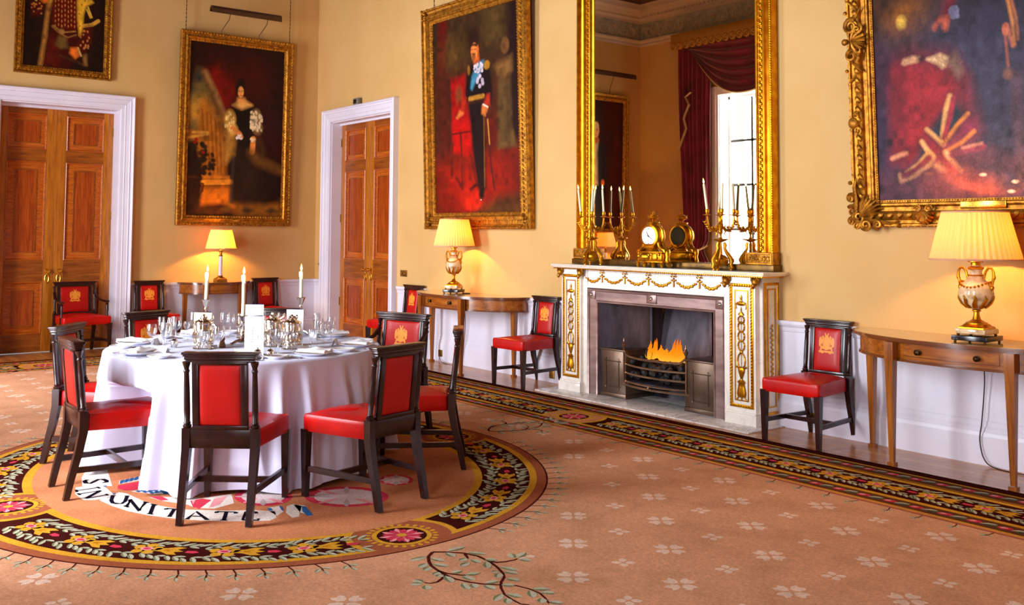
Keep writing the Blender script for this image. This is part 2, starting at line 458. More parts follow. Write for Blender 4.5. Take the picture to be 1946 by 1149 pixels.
M['velvet'] = mat('plum_velvet', rgb(138, 14, 66), .8, sheen=.6, col2=rgb(104, 8, 48), nscale=3)
M['braid'] = mat('cream_braid', rgb(206, 178, 128), .8)
M['wpaint'] = mat('window_white_paint', rgb(236, 236, 240), .4)
M['lead'] = mat('dark_glazing_bar', rgb(60, 54, 58), .5)
M['pelmet'] = mat('gilt_pelmet', rgb(196, 142, 62), .45, .5)
M['flame'] = emit('fire_flame', [(0, (1, .42, .03)), (.3, (1, .27, .008)), (.7, (1, .19, .004)), (1, (.9, .11, .002))], 1.25)
M['cflame'] = emit('candle_flame', [(0, (1, .75, .25)), (.5, (1, .62, .16)), (1, (1, .36, .04))], 12.)
M['bulb'] = emit('lamp_bulb', [(0, (1, .6, .2)), (1, (1, .6, .2))], 6.)
M['sensor'] = mat('grey_plastic', rgb(120, 112, 100), .5)
M['sensorw'] = mat('dark_lens', rgb(24, 24, 28), .2)
def shade_mat():
    m, nt, out = _new('pleated_silk_shade')
    d = N(nt, 'ShaderNodeBsdfDiffuse'); d.inputs[0].default_value = (*rgb(250, 214, 170), 1)
    t = N(nt, 'ShaderNodeBsdfTranslucent'); t.inputs[0].default_value = (*rgb(196, 126, 62), 1)
    mx = N(nt, 'ShaderNodeMixShader'); mx.inputs[0].default_value = .52
    nt.links.new(d.outputs[0], mx.inputs[1]); nt.links.new(t.outputs[0], mx.inputs[2]); nt.links.new(mx.outputs[0], out.inputs[0])
    return m
M['shade'] = shade_mat()

# ------------------------------------------------------------------ room shell
X1, Y1, ZC = 14.64, -7.25, 6.16
DL = (-4.47, -2.98); DR = (.49, 2.23); DH = 3.27
FX0, FX1, FZ = 6.44, 8.16, 1.06
b = MB(); b.box((-.5, Y1-.5, -.12), (X1+.3, .5, 0)); struct(b, 'floor', M['floor'])
b = MB()
b.box((-.4, Y1-.4, 0), (0, DL[0], ZC)); b.box((-.4, DL[1], 0), (0, .4, ZC)); b.box((-.4, DL[0], DH), (0, DL[1], ZC)); struct(b, 'wall_left', M['wall'])
b = MB()
b.box((0, 0, 0), (DR[0], .4, ZC)); b.box((DR[0], 0, DH), (DR[1], .4, ZC)); b.box((DR[1], 0, 0), (FX0, .4, ZC))
b.box((FX0, 0, FZ), (FX1, .4, ZC)); b.box((FX1, 0, 0), (X1+.3, .4, ZC)); b.box((FX0-.2, .46, 0), (FX1+.2, .6, FZ+.2)); struct(b, 'wall_right', M['wall'])
b = MB(); b.box((X1, Y1-.4, 0), (X1+.3, 0, ZC)); struct(b, 'wall_end', M['wall'])
WC = (2.81, 7.31, 11.81); WW = .79; WZ = (.25, 4.19)
b = MB(); xs = [0]
for c in WC: xs += [c-WW, c+WW]
xs.append(X1)
for i in range(0, 8, 2): b.box((xs[i], Y1-.4, 0), (xs[i+1], Y1, ZC))
for c in WC: b.box((c-WW, Y1-.4, 0), (c+WW, Y1, WZ[0])); b.box((c-WW, Y1-.4, WZ[1]), (c+WW, Y1, ZC))
struct(b, 'wall_window', M['wall'])
b = MB(); b.box((-.4, Y1-.4, ZC), (X1+.3, .4, ZC+.12)); struct(b, 'ceiling', M['ceil'])
# cornice, frieze and picture moulding all round
loop = [(X1, 0), (0, 0), (0, Y1), (X1, Y1)]
b = MB(); b.sweep(loop, [(0, 5.5), (.02, 5.5), (.02, 5.85), (0, 5.85)], closed=True)
for s0, s1, fix, ax in ((.3, 14.3, Y1+.022, 'x'), (.3, 14.3, -.022, 'x'), (-7., -.25, .022, 'y')):       # scrolled rinceau in relief
    k = 0; s = s0
    while s < s1:
        pts = [((.13-.0085*i)*cos(.55*i+k*pi), (.13-.0085*i)*sin(.55*i+k*pi)*(1 if k % 2 else -1)) for i in range(14)]
        pts = [(s+a, 5.675+c) for a, c in pts]
        b.tube([(p, fix, q) if ax == 'x' else (fix, p, q) for p, q in pts], .016, 5, 1)
        b.tube([(s+.13+t*.13, fix, 5.675+.1*sin(t*pi)*(1 if k % 2 else -1)) if ax == 'x' else (fix, s+.13+t*.13, 5.675+.1*sin(t*pi)*(1 if k % 2 else -1)) for t in np.linspace(0, 1, 5)], .014, 5, 1)
        s += .27; k += 1
struct(b, 'trim_1', [M['frieze'], M['cornice']], True)
b = MB()
b.sweep(loop, [(0, 5.38), (.03, 5.38), (.05, 5.41), (.05, 5.44), (.08, 5.47), (.09, 5.5), (0, 5.5)], closed=True)
b.sweep(loop, [(0, 5.85), (.05, 5.85), (.06, 5.89), (.12, 5.93), (.12, 5.96), (.2, 6.02), (.27, 6.06), (.29, 6.12), (.32, 6.16), (0, 6.16)], closed=True)
for i in range(150):                                                     # dentils
    x = .1+i*.097
    b.box((x, Y1+.11, 5.94), (x+.05, Y1+.15, 5.985))
struct(b, 'trim_2', M['cornice'])
# panelled dado: rail, panel and skirting
DADO = [(-.005, 0), (.042, 0), (.042, .2), (.036, .225), (.03, .236), (.03, .255), (.02, .27), (.02, .3), (.012, .31), (.012, .79), (.018, .8), (.022, .83), (.036, .845), (.044, .86), (.044, .885), (-.005, .885)]
def dado(i, path):
    b = MB(); b.sweep(path, DADO); struct(b, 'trim_%d' % i, M['white'])
dado(3, [(6.09, 0), (2.45, 0)]); dado(4, [(X1, 0), (8.52, 0)])
dado(5, [(.28, 0), (0, 0), (0, -2.79)]); dado(6, [(0, -4.66), (0, Y1), (WC[0]-1.5, Y1)])
dado(7, [(WC[0]+1.5, Y1), (WC[1]-WW-.1, Y1)]); dado(8, [(WC[1]+WW+.1, Y1), (WC[2]-WW-.1, Y1)])
dado(9, [(WC[2]+WW+.1, Y1), (X1, Y1), (X1, 0)])

# ------------------------------------------------------------------ doors
ARCH = [(0, 0), (0, .085), (.012, .092), (.026, .082), (.032, .066), (.05, .062), (.056, .07), (.066, .06), (.115, .046), (.12, .052), (.13, .04), (.172, .034), (.178, .026), (.178, 0)]
def ushape(b, x0, x1, zb, zt, ARCH, T=None):
    st = [(x0, zb, 1, 0), (x0, zt, 1, -1), (x1, zt, -1, -1), (x1, zb, -1, 0)]; n = len(ARCH); vs = []; fs = []
    for x, z, sx, sz in st:
        for d, h in ARCH: vs.append((x+sx*d, -h, z+sz*d))
    for k in range(3):
        for i in range(n):
            j = (i+1) % n; fs.append((k*n+i, (k+1)*n+i, (k+1)*n+j, k*n+j))
    fs.append(tuple(range(n))); fs.append(tuple(reversed([3*n+i for i in range(n)])))
    b.add(vs, fs, 0, T, False)
def portal(b, x0, x1, zt, T):
    ushape(b, x0, x1, 0, zt, ARCH, T)
    for x in (x0, x1-.186): b.box((x-.004, -.1, 0), (x+.19, 0, .27), 0, .006, T)
def leaf_mesh(w, h):
    b = MB(); st = .125; rl = [(0, .235), (.92, 1.2), (2.51, 2.67), (3.14, h)]
    b.box((0, .03, 0), (w, .05, h), 1)
    b.box((0, 0, 0), (st, .03, h), 0, .002); b.box((w-st, 0, 0), (w, .03, h), 0, .002)
    for z0, z1 in rl: b.box((st, 0, z0), (w-st, .03, z1), 1)
    for z0, z1 in ((.235, .92), (1.2, 2.51), (2.67, 3.14)):
        x0, x1 = st, w-st
        b.rails((x0, x1, z0, z1), [(0, -.03), (0, .004), (.006, .008), (.014, .002), (.02, -.016), (.02, -.03)], 3)
        o = .02; i = .11 if z1-z0 > .6 else .09
        vs = [(x0+o, .026, z0+o), (x1-o, .026, z0+o), (x1-o, .026, z1-o), (x0+o, .026, z1-o), (x0+i, .008, z0+i), (x1-i, .008, z0+i), (x1-i, .008, z1-i), (x0+i, .008, z1-i)]
        b.add(vs, [(0, 1, 5, 4), (1, 2, 6, 5), (2, 3, 7, 6), (3, 0, 4, 7)], 3, None, False)
        b.rails((x0+i, x1-i, z0+i, z1-i), [(-.006, -.012), (-.006, -.001), (.006, -.001), (.006, -.012)], 1)
        b.add([(x0+i, .009, z0+i), (x1-i, .009, z0+i), (x1-i, .009, z1-i), (x0+i, .009, z1-i)], [(0, 1, 2, 3)], 2, None, False)
    return b
def knob_mesh():
    b = MB(); T = TR(rx=pi/2)
    b.lathe([(.028, 0), (.028, .004), (.012, .008), (.01, .03), (.026, .042), (.03, .055), (.022, .068), (0, .072)], 16, 0, T)
    pts = [(.024*sin(a), -.006, -.1+.055*-cos(a)) for a in np.linspace(0, 2*pi, 20)]
    b.tube(pts, .006, 6); b.box((-.006, -.006, -.12), (.006, 0, -.08), 0, .003); b.ball((0, -.008, -.045), .011)
    return b
def double_door(i, T, x0, x1, rec, label_side):
    w = (x1-x0)/2
    b = MB(); portal(b, x0-.178, x1+.178, DH+.178, T)
    b.box((x0, .001, 0), (x0+.014, rec+.04, DH), 0, 0, T); b.box((x1-.014, .001, 0), (x1, rec+.04, DH), 0, 0, T); b.box((x0, .001, DH-.014), (x1, rec+.04, DH), 0, 0, T)
    b.box((x0, rec-.03, DH-.045), (x1, rec+.02, DH-.01), 0, .004, T)
    struct(b, 'trim_%d' % (20+i), M['white'])
    d = bpy.data.objects.new('door_%d' % i, None); COL.objects.link(d); d['kind'] = 'structure'
    d.matrix_world = T @ TR(x0, rec, .006)
    h = DH-.045
    for k in (0, 1):
        lf = leaf_mesh(w-.0165, h).build('door_leaf', [M['stile'], M['railw'], M['panel'], M['panelb']], d, loc=(.016+k*(w-.0155), 0, 0))
        kb = knob_mesh().build('door_knob', M['brass'], lf, loc=((w-.09) if k == 0 else .07, 0, 1.06))
        hb = MB()
        for z in (.5, 1.75, 2.9): hb.tube([(.0 if k == 0 else w-.02, -.004, z), (.0 if k == 0 else w-.02, -.004, z+.12)], .009, 8)
        hb.build('hinge', M['abrass'], lf)
TL = TR(0, 0, 0, pi/2)             # left wall frame: local x -> world y, local -y -> world x
double_door(1, TL, DL[0], DL[1], .25, 'left')
double_door(2, TR(), DR[0], DR[1], .165, 'right')

# ------------------------------------------------------------------ windows on the daylight side
def window(i, c, zone=True):
    x0, x1 = c-WW, c+WW; y = Y1-.3
    b = MB()
    b.box((x0, y-.04, WZ[0]), (x0+.05, y+.04, WZ[1]), 0, .006); b.box((x1-.05, y-.04, WZ[0]), (x1, y+.04, WZ[1]), 0, .006)
    b.box((x0, y-.04, WZ[1]-.06), (x1, y+.04, WZ[1])); b.box((x0, y-.04, WZ[0]), (x1, y+.04, WZ[0]+.07))
    b.box((x0-.0, Y1-.26, WZ[0]-.0), (x0+.012, Y1, WZ[1])); b.box((x1-.012, Y1-.26, WZ[0]), (x1, Y1, WZ[1])); b.box((x0, Y1-.26, WZ[1]-.012), (x1, Y1, WZ[1]))
    b.box((x0-.03, Y1-.28, WZ[0]-.04), (x1+.03, Y1+.06, WZ[0]), 0, .01)
    for s, xa in ((-1, x0), (1, x1)):
        b.box((min(xa, xa+s*.16), Y1, WZ[0]), (max(xa, xa+s*.16), Y1+.03, WZ[1]+.16), 0, .004)
        b.box((min(xa, xa+s*.05)+s*.05, Y1, WZ[0]), (max(xa, xa+s*.05)+s*.05, Y1+.045, WZ[1]+.16), 0, .004)
    b.box((x0-.16, Y1, WZ[1]), (x1+.16, Y1+.04, WZ[1]+.16), 0, .006)
    w = struct(b, 'window_%d' % i, M['wpaint'])
    g = MB()
    for k in (1, 2): xx = x0+.0+(x1-x0)*k/3; g.box((xx-.02, y-.018, WZ[0]), (xx+.02, y+.018, WZ[1]))
    for z in (.885, 1.705, 2.525, 3.346): g.box((x0, y-.018, z-.02), (x1, y+.018, z+.02))
    g.build('glazing_bars', M['lead'], w)
    p = MB(); p.box((x0+.04, y-.003, WZ[0]+.05), (x1-.04, y+.003, WZ[1]-.05)); p.build('window_pane', M['pane'], w)
for i, c in enumerate(WC): window(i+1, c)
# ------------------------------------------------------------------ chairs
def crest_mask(x, y):
    """gilt heraldic stamp: x -1..1, y 0..2.5 (numpy arrays) -> 0/1"""
    ax = np.abs(x); m = np.zeros(x.shape, bool)
    def c(cx, cy, r, ry=None): return ((ax-cx)/r)**2+((y-cy)/(ry or r))**2 < 1
    m |= (ax < .47) & (y > .55) & (y < 1.75); m |= c(0, .62, .47, .2)
    m |= c(0, 1.78, .4, .26)
    m |= (ax < .16) & (y > 1.9) & (y < 2.2); m |= (np.abs(ax-.12-(y-2.15)*.35) < .07) & (y > 2.1) & (y < 2.48); m |= c(0, 2.12, .22, .12)
    for q in ((.78, 1.72, .2, .26), (.87, 1.38, .16, .3), (.7, 1.2, .18, .5), (.84, .98, .17), (.62, .72, .17, .2), (.48, 1.98, .13, .16), (.55, 1.55, .15, .3), (.72, .5, .13, .16), (.93, 1.55, .09, .12), (.95, 1.12, .08)): m |= c(*q)
    m |= (ax < .9-.1*np.sin(y*9)) & (y > .08+.07*np.sin(ax*9)) & (y < .36); m |= c(.9, .2, .11, .12)
    m &= ~c(.3, .46, .11, .07); m &= ~c(.66, 1.0, .06, .14); m &= ~c(.64, 1.78, .05, .09)
    return m
RED = np.array(rgb(182, 14, 10)); GILT = np.array(rgb(232, 150, 52))
def pad_obj(w, h, parent, T, crest=True, thick=.022):
    """upholstered pad, faces +-y; w x h, bottom centre at the origin"""
    nx, nz = (96, 132); u = np.linspace(-1, 1, nx); v = np.linspace(0, 1, nz)
    U, V = np.meshgrid(u, v); V2 = V*2-1
    bul = (1-np.abs(U)**5)**.5*(1-np.abs(V2)**6)**.5
    fr = np.stack([U*w/2, .004+thick*bul*(.75+.25*(1-U**2)), V*h], -1); bk = np.stack([-U*w/2, -.004-thick*.55*bul, V*h], -1)
    P = np.concatenate([fr, bk], 1)
    cols = np.zeros(P.shape); cols[:] = RED
    if crest:
        k = .066; x = fr[..., 0]/k; y = (fr[..., 2]-h*.40)/k
        mk = crest_mask(x, y); cols[:, :nx][mk] = GILT
    o = grid_mesh('back_pad', P, M['leather'], parent, cols, closed_u=True)
    o.data.transform(T)
    return o
def seat_obj(hb, hf, D, parent):
    outline = []
    pts = [(-hb, .02), (hb, .02), (hf+.018, D+.02), (-hf-.018, D+.02)]; r = .03
    for i in range(4):
        p = Vector(pts[i]); a = (Vector(pts[i-1])-p).normalized(); c = (Vector(pts[(i+1) % 4])-p).normalized()
        for t in np.linspace(0, 1, 6):
            q = (p+a*r)*(1-t)**2+p*2*t*(1-t)+(p+c*r)*t*t; outline.append((q.x, q.y))
    dense = []
    for i in range(len(outline)):
        A = Vector(outline[i]); B = Vector(outline[(i+1) % len(outline)]); n = max(1, int((B-A).length/.05))
        for t in range(n): q = A+(B-A)*t/n; dense.append((q.x, q.y))
    cx, cy = 0, D/2; n = len(dense); vs = []; fs = []
    lv = [(.99, .388), (1.0, .392), (1.006, .43), (1.006, .464), (1.0, .478), (.985, .488), (.955, .495), (.85, .505), (.65, .514), (.4, .519), (.15, .521)]
    for s, z in lv:
        for x, y in dense: vs.append((cx+(x-cx)*s, cy+(y-cy)*s, z-(.012*abs(x/hf)**3 if z > .49 else 0)))
    for i in range(len(lv)-1):
        for k in range(n): fs.append((i*n+k, i*n+(k+1) % n, (i+1)*n+(k+1) % n, (i+1)*n+k))
    fs.append(tuple(reversed(range(n)))); fs.append(tuple((len(lv)-1)*n+k for k in range(n)))
    b = MB(); b.add(vs, fs)
    for i in range(n):                                                    # welt line at the bottom edge
        pass
    return b.build('seat', M['seatl'], parent, angle=50)
def make_chair(label, arm=False, group=None):
    hb, hf, D = (.255, .285, .52) if arm else (.19, .235, .5)
    t = thing('dining_armchair' if arm else 'dining_chair', label, 'armchair' if arm else 'chair', group=group)
    seat_obj(hb, hf, D, t)
    dk = M['mahog']
    for s in (-1, 1):
        b = MB(); b.leg([(s*hb, -.085, 0, .034, .036), (s*hb, -.06, .12, .037, .04), (s*hb, -.022, .27, .041, .046), (s*hb, 0, .39, .044, .05), (s*hb, 0, .505, .046, .05)]); b.build('leg', dk, t)
        b = MB(); b.leg([(s*hf, D, 0, .032, .032), (s*hf, D, .4, .05, .05)]); b.build('leg', dk, t)
        b = MB()
        b.lathe([(.02, 0), (.024, .006), (.024, .014), (.017, .02), (.021, .027), (.016, .034), (.0175, .1), (.0165, .22), (.014, .305), (.018, .312), (.018, .318), (.0135, .324), (.015, .336), (.021, .352), (.023, .366)], 14, 0, TR(s*hb, 0, .505, 0, .1))
        b.build('column', dk, t)
        b = MB(); b.beam((s*(hb+.0), -.05, .165), (s*hf, D, .165), .02, .034); b.build('stretcher', dk, t)
    b = MB(); b.beam((-(hb+hf)/2, D*.5, .165), ((hb+hf)/2, D*.5, .165), .02, .034); b.build('stretcher', dk, t)
    T = TR(0, -.004, .46, 0, .1); pw = hb*2-.145; f = pw/2+.037
    b = MB()
    b.box((-hb+.0, -.017, -.065), (hb-.0, .017, .04), 0, .004, T); b.box((-f, -.016, .04), (f, .016, .062), 0, .003, T)
    b.box((-f, -.015, .06), (-pw/2, .015, .402), 0, .003, T); b.box((pw/2, -.015, .06), (f, .015, .402), 0, .003, T); b.box((-f, -.015, .397), (f, .015, .416), 0, .003, T)
    b.build('back_frame', dk, t)
    ch = .338
    pad_obj(pw+.002, ch, t, T @ TR(0, 0, .061))
    b = MB(); w = hb+.006; y = -.038
    for x, dy, z0, z1 in ((w-.006, .022, .868, .882), (w, .027, .882, .9), (w+.007, .032, .9, .91), (w+.014, .036, .91, .924)):
        b.box((-x, y-dy, z0), (x, y+dy, z1), 0, .004)
    b.build('crest_rail', dk, t)
    if arm:
        for s in (-1, 1):
            b = MB(); pts = []
            ctl = [(-.035, .79, 0), (.03, .725, .01), (.12, .69, .02), (.24, .675, .03), (.36, .672, .03), (.42, .675, .03)]
            for yy, zz, dx in ctl: pts.append((s*(hb+dx), yy, zz))
            b.tube(pts, [.02, .021, .02, .02, .022, .024], 8, flat=.75); b.build('arm', dk, t)
            b = MB(); b.lathe([(.022, .36), (.022, .47), (.026, .475), (.016, .49), (.013, .52), (.02, .6), (.014, .63), (.02, .64), (.013, .65), (.02, .672)], 12, 0, TR(s*(hf+.0), .4, 0)); b.build('arm_support', dk, t)
    return t
GT, GW = 'red leather chairs drawn up to the round table', 'red leather chairs standing along the walls'
def face(fx, fy): return math.atan2(fy, fx)-pi/2
A = make_chair('red leather side chair nearest the camera, its plain back turned to us', group=GT)
ARMC = make_chair('red leather armchair with open arms at the round table, beside the right-hand doors', arm=True, group='red leather armchairs')
def place(o, x, y, fx, fy, z=0.): o.location = (x, y, z); o.rotation_euler = (0, 0, face(fx, fy)); return o
CZ = .0155
place(A, 8.408, -4.84, -.77, .64, CZ)
POSES = [(8.408, -4.84, -.77, .64, .235, .5), (6.78, -2.67, .29, -.96, .285, .52)]
for x, y, fx, fy, lab in ((7.28, -5.36, .02, 1., 'red leather side chair in front at the left of the table, seen from its side'),
        (6.30, -5.14, .66, .75, 'red leather side chair farthest left at the table, half hidden by the chair in front'),
        (8.70, -3.875, -.972, -.236, 'red leather side chair at the right front of the table, turned away with brown back'),
        (8.08, -3.0, -.59, -.81, 'red leather side chair seen edge-on at the right of the table, nearest the fireplace'),
        (5.46, -4.32, .956, .29, 'red leather chair facing us at the far left of the table, behind the plates'),
        (5.73, -3.27, .8, -.6, 'red leather chair at the far side of the table, behind menus and tankards')):
    x, y = x+fx*.045, y+fy*.045; c = dup(A, (x, y, CZ), face(fx, fy), lab, GT); POSES.append((x, y, fx, fy, .235, .5))
place(ARMC, 6.78, -2.67, .29, -.96, CZ)
dup(ARMC, (-.1, -3.47, 0), face(1, .05), 'red leather armchair with open arms standing before the left-hand double doors', 'red leather armchairs')
for x, y, fx, fy, lab in ((.122, -2.56, 1, 0, 'red leather side chair against the left wall, between door frame and small console'),
        (.125, -.855, 1, .05, 'red leather side chair against the left wall, right of the small console'),
        (2.94, -.11, .0, -1, 'red leather side chair behind the left end of the middle console, beside the door frame'),
        (5.595, -.105, .03, -1, 'red leather side chair between the middle console and the left side of the fireplace'),
        (9.07, -.108, .04, -1, 'red leather side chair right of the fireplace, left of the large console')):
    dup(A, (x, y, 0), face(fx, fy), lab, GW)

# ------------------------------------------------------------------ demi-lune consoles
def make_console(label, a, bb, legs, knobs=True, group='demi-lune console tables'):
    t = thing('console_table', label, 'console table', group=group)
    def arc(sa, n=48, p0=0., p1=pi): return [(sa*a*cos(p0+(p1-p0)*k/n), -(bb-(1-sa)*a)*sin(p0+(p1-p0)*k/n)) for k in range(n+1)]
    b = MB()
    b.prism(arc(1.), .874, .89, 1); b.prism(arc(.992), .866, .874, 1); b.prism(arc(.975), .858, .866, 1)
    b.prism(arc(.988), .8902, .8912, 0)
    b.build('table_top', [M['contop'], M['conedge']], t, angle=25)
    b = MB(); P = arc(.945)
    b.prism(P, .735, .86, 0); b.prism(arc(.957), .727, .741, 1); b.prism(arc(.952), .741, .746, 1)
    b.build('apron', [M['consolex'], M['conedge']], t, angle=25)
    lx = []
    for x, y in legs:
        b = MB(); b.leg([(x, y, 0, .05, .05), (x, y, .028, .05, .05), (x, y, .03, .03, .03), (x, y, .72, .06, .06), (x, y, .735, .064, .064), (x, y, .859, .064, .064)]); b.build('leg', M['console'], t)
    fx = legs[1][0]; p0 = math.acos(max(-.99, min(.99, -fx/a/.945)))
    d0, d1 = p0+.1, pi-p0-.1
    if d0 > d1: d0, d1 = d1, d0
    b = MB(); n = 30; vs = []; fs = []
    for k in range(n+1):
        q = d0+(d1-d0)*k/n
        for sa, z in ((.945, .765), (.951, .765), (.951, .845), (.945, .845)): vs.append((sa*a*cos(q), -(bb-(1-sa)*a)*sin(q), z))
    for k in range(n):
        for j in range(3): fs.append((k*4+j, k*4+j+1, (k+1)*4+j+1, (k+1)*4+j))
    b.add(vs, fs, 0)
    b.sweep([( .952*a*cos(d0+(d1-d0)*k/n), -(bb-.048*a)*sin(d0+(d1-d0)*k/n)) for k in range(n+1)], [(-.003, .768), (.003, .768), (.003, .774), (-.003, .774)], 1)
    dr = b.build('drawer', [M['consolex'], M['conedge']], t)
    if knobs:
        for q in (d0+(d1-d0)*.2, d0+(d1-d0)*.8):
            nx, ny = cos(q)/a, -sin(q)/bb; L = math.hypot(nx, ny)
            k = MB(); k.lathe([(.02, 0), (.02, .004), (.008, .008), (.008, .016), (.017, .024), (.02, .03), (.012, .035), (.012, .032), (.006, .036), (0, .037)], 14, 0, TR(rx=pi/2))
            k.build('knob', M['chain'], dr).matrix_local = TR(.951*a*cos(q), -(bb-.049*a)*sin(q), .805, math.atan2(ny, nx)+pi/2)
    return t
L4 = [(-.82, -.1), (-.41, -.535), (.41, -.535), (.82, -.1)]
C1 = make_console('large demi-lune mahogany console with two drawer knobs, under the big flag painting', .97, .6, L4)
C1.location = (10.31, -.046, 0)
dup(C1, (4.31, -.046, 0), None, 'demi-lune mahogany console left of the fireplace, under the uniformed officer portrait')
C3 = make_console('small demi-lune console on the left wall under the portrait of the lady', .52, .46, [(-.44, -.09), (-.25, -.38), (.25, -.38), (.44, -.09)], knobs=False)
C3.location = (.046, -1.635, 0); C3.rotation_euler = (0, 0, pi/2)
dup(C3, (.046, -6.0, 0), pi/2, 'small demi-lune console on the left wall beyond the doors, under the dark-coated man')

# ------------------------------------------------------------------ lamps
def pleated(parent, r0, r1, z0, z1, n=46):
    b = MB(); prof = []
    for k in range(9):
        t = k/8; prof.append((r0+(r1-r0)*t, z0+(z1-z0)*t))
    b.shell(prof, n*6, 0, None, n, .013)
    b.shell([(r0*1.014, z0), (r0*1.012, z0+.012), (r0*.985, z0+.012), (r0*.985, z0)], 72); b.shell([(r1*1.016, z1), (r1*1.02, z1-.01), (r1*.98, z1-.01)], 72)
    return b.build('lamp_shade', M['shade'], parent)
def lamp_light(parent, z, e, r=.03):
    l = bpy.data.lights.new('lamp_light', 'POINT'); l.energy = e; l.color = (1., .46, .1); l.shadow_soft_size = r
    o = bpy.data.objects.new('lamp_light', l); COL.objects.link(o); o.parent = parent; o.location = (0, 0, z)
    b = MB(); b.ball((0, 0, z-.01), (.02, .02, .03)); bu = b.build('bulb', M['bulb'], parent); bu.visible_shadow = True
    return o
LE = 62.
def urn_lamp(label, r0, r1, k=1.):
    t = thing('table_lamp', label, 'lamp', group='urn table lamps')
    b = MB()
    b.box((-.118*k, -.118*k, .011), (.118*k, .118*k, .044), 0, .003)
    for sx in (-1, 1):
        for sy in (-1, 1): b.lathe([(.007, 0), (.01, .004), (.007, .011)], 8, 1, TR(sx*.1*k, sy*.1*k, 0))
    b.build('base', [M['black'], M['abrass']], t)
    b = MB(); b.box((-.1*k, -.1*k, .056), (.1*k, .1*k, .09), 0, .006)
    for sx in (-1, 1):
        for sy in (-1, 1): b.lathe([(.008, .044), (.012, .05), (.008, .057)], 8, 1, TR(sx*.085*k, sy*.085*k, 0))
    b.lathe([(.1*k, .09), (.1*k, .1), (.085*k, .106), (.075*k, .112), (.07*k, .12), (.04*k, .126)], 4, 1, TR(rz=pi/4, s=(1.2, 1.2, 1)))
    b.build('plinth', [M['onyx'], M['goldb']], t)
    b = MB()
    b.lathe([(.07*k, .12), (.07*k, .128), (.05*k, .136), (.028*k, .15), (.02*k, .175), (.018*k, .2), (.028*k, .206), (.028*k, .212), (.018*k, .218)], 20)
    b.build('foot', M['goldb'], t)
    b = MB()
    b.lathe([(.02*k, .215), (.05*k, .228), (.085*k, .255), (.105*k, .295), (.11*k, .325), (.102*k, .36), (.08*k, .395), (.055*k, .42), (.042*k, .445), (.04*k, .475), (.048*k, .49), (.04*k, .5), (.03*k, .515)], 28)
    u = b.build('urn_body', M['onyx'], t)
    b = MB()
    for q in range(10):
        a = 2*pi*q/10
        b.tube([(.06*k*cos(a), .06*k*sin(a), .23), (.092*k*cos(a), .092*k*sin(a), .257), (.112*k*cos(a+.1), .112*k*sin(a+.1), .29), (.114*k*cos(a), .114*k*sin(a), .315)], [.016, .014, .01, .003], 6, flat=.5)
    for q in range(26):
        a = 2*pi*q/26; dz = .018*cos(a*2)
        b.ball((.098*k*cos(a), .098*k*sin(a), .385+dz-.0), .009, 0, 8)
    b.lathe([(.043*k, .44), (.048*k, .446), (.043*k, .452)], 20); b.lathe([(.045*k, .485), (.052*k, .492), (.05*k, .5), (.03*k, .51), (.03*k, .53), (.05*k, .536), (.05*k, .546), (.03*k, .552)], 20)
    b.build('gilt_mount', M['goldb'], t)
    for s in (-1, 1):
        b = MB(); pts = []
        for x, z in ((.052, .4), (.058, .44), (.068, .475), (.085, .497), (.105, .495), (.118, .475), (.12, .44), (.112, .405), (.107, .37), (.104, .345)): pts.append((s*x*k, 0, z))
        b.tube(pts, [.007, .008, .009, .009, .009, .009, .01, .009, .008, .006], 8); b.ball((s*.122*k, 0, .435), (.012, .01, .018)); b.ball((s*.107*k, 0, .365), (.015, .014, .018))
        b.build('handle', M['goldb'], t)
    pleated(t, r0, r1, .548, .88); lamp_light(t, .69, LE)
    return t
LZ = .8913
l1 = urn_lamp('onyx urn lamp with gilt swan handles and pleated shade on the large right-hand console', .287, .205); l1.location = (10.405, -.37, LZ)
l2 = urn_lamp('onyx urn lamp with pleated shade on the console left of the fireplace', .247, .17, .84); l2.location = (4.17, -.3, LZ); l2.rotation_euler = (0, 0, .5)
def column_lamp(label):
    t = thing('column_lamp', label, 'lamp', group='white column lamps')
    b = MB(); b.box((-.075, -.075, 0), (.075, .075, .04), 0, .004); b.lathe([(.1, .04), (.08, .052), (.05, .068), (.03, .075)], 4, 0, TR(rz=pi/4))
    b.build('base', M['abrass'], t)
    b = MB(); b.lathe([(.032, .072), (.036, .08), (.028, .09)], 20, 1); b.lathe([(.026, .088), (.025, .2), (.023, .36)], 40, 0, None, 10, .03); b.lathe([(.024, .36), (.032, .368), (.032, .376), (.02, .384), (.02, .43), (.034, .438), (.034, .446), (.012, .45), (.01, .47)], 20, 1)
    b.build('column', [M['white'], M['abrass']], t)
    pleated(t, .213, .143, .463, .744, 38); lamp_light(t, .56, LE*1.4)
    return t
l3 = column_lamp('white column lamp with glowing pleated shade on the small console under the lady'); l3.location = (.3, -1.63, LZ)
dup(l3, (.3, -6.0, LZ), None, 'white column lamp with pleated shade on the console beyond the doors, seen in the mirror')
# flexes
b = MB(); b.tube([(10.39, -.2, .895), (10.4, -.1, .895), (10.42, -.03, .893)], .003, 6)
def cable(pts, label):
    b = MB(); P = [Vector(p) for p in pts]; out = []
    for i in range(len(P)-1):
        p0 = P[max(i-1, 0)]; p1 = P[i]; p2 = P[i+1]; p3 = P[min(i+2, len(P)-1)]
        for k in range(8):
            t = k/8; out.append(.5*((2*p1)+(p2-p0)*t+(2*p0-5*p1+4*p2-p3)*t*t+(3*p1-p0-3*p2+p3)*t**3))
    out.append(P[-1]); b.tube(out, .0042, 6)
    tag(b.build('power_cord', M['wire']), label, 'cable', 'lamp flexes')
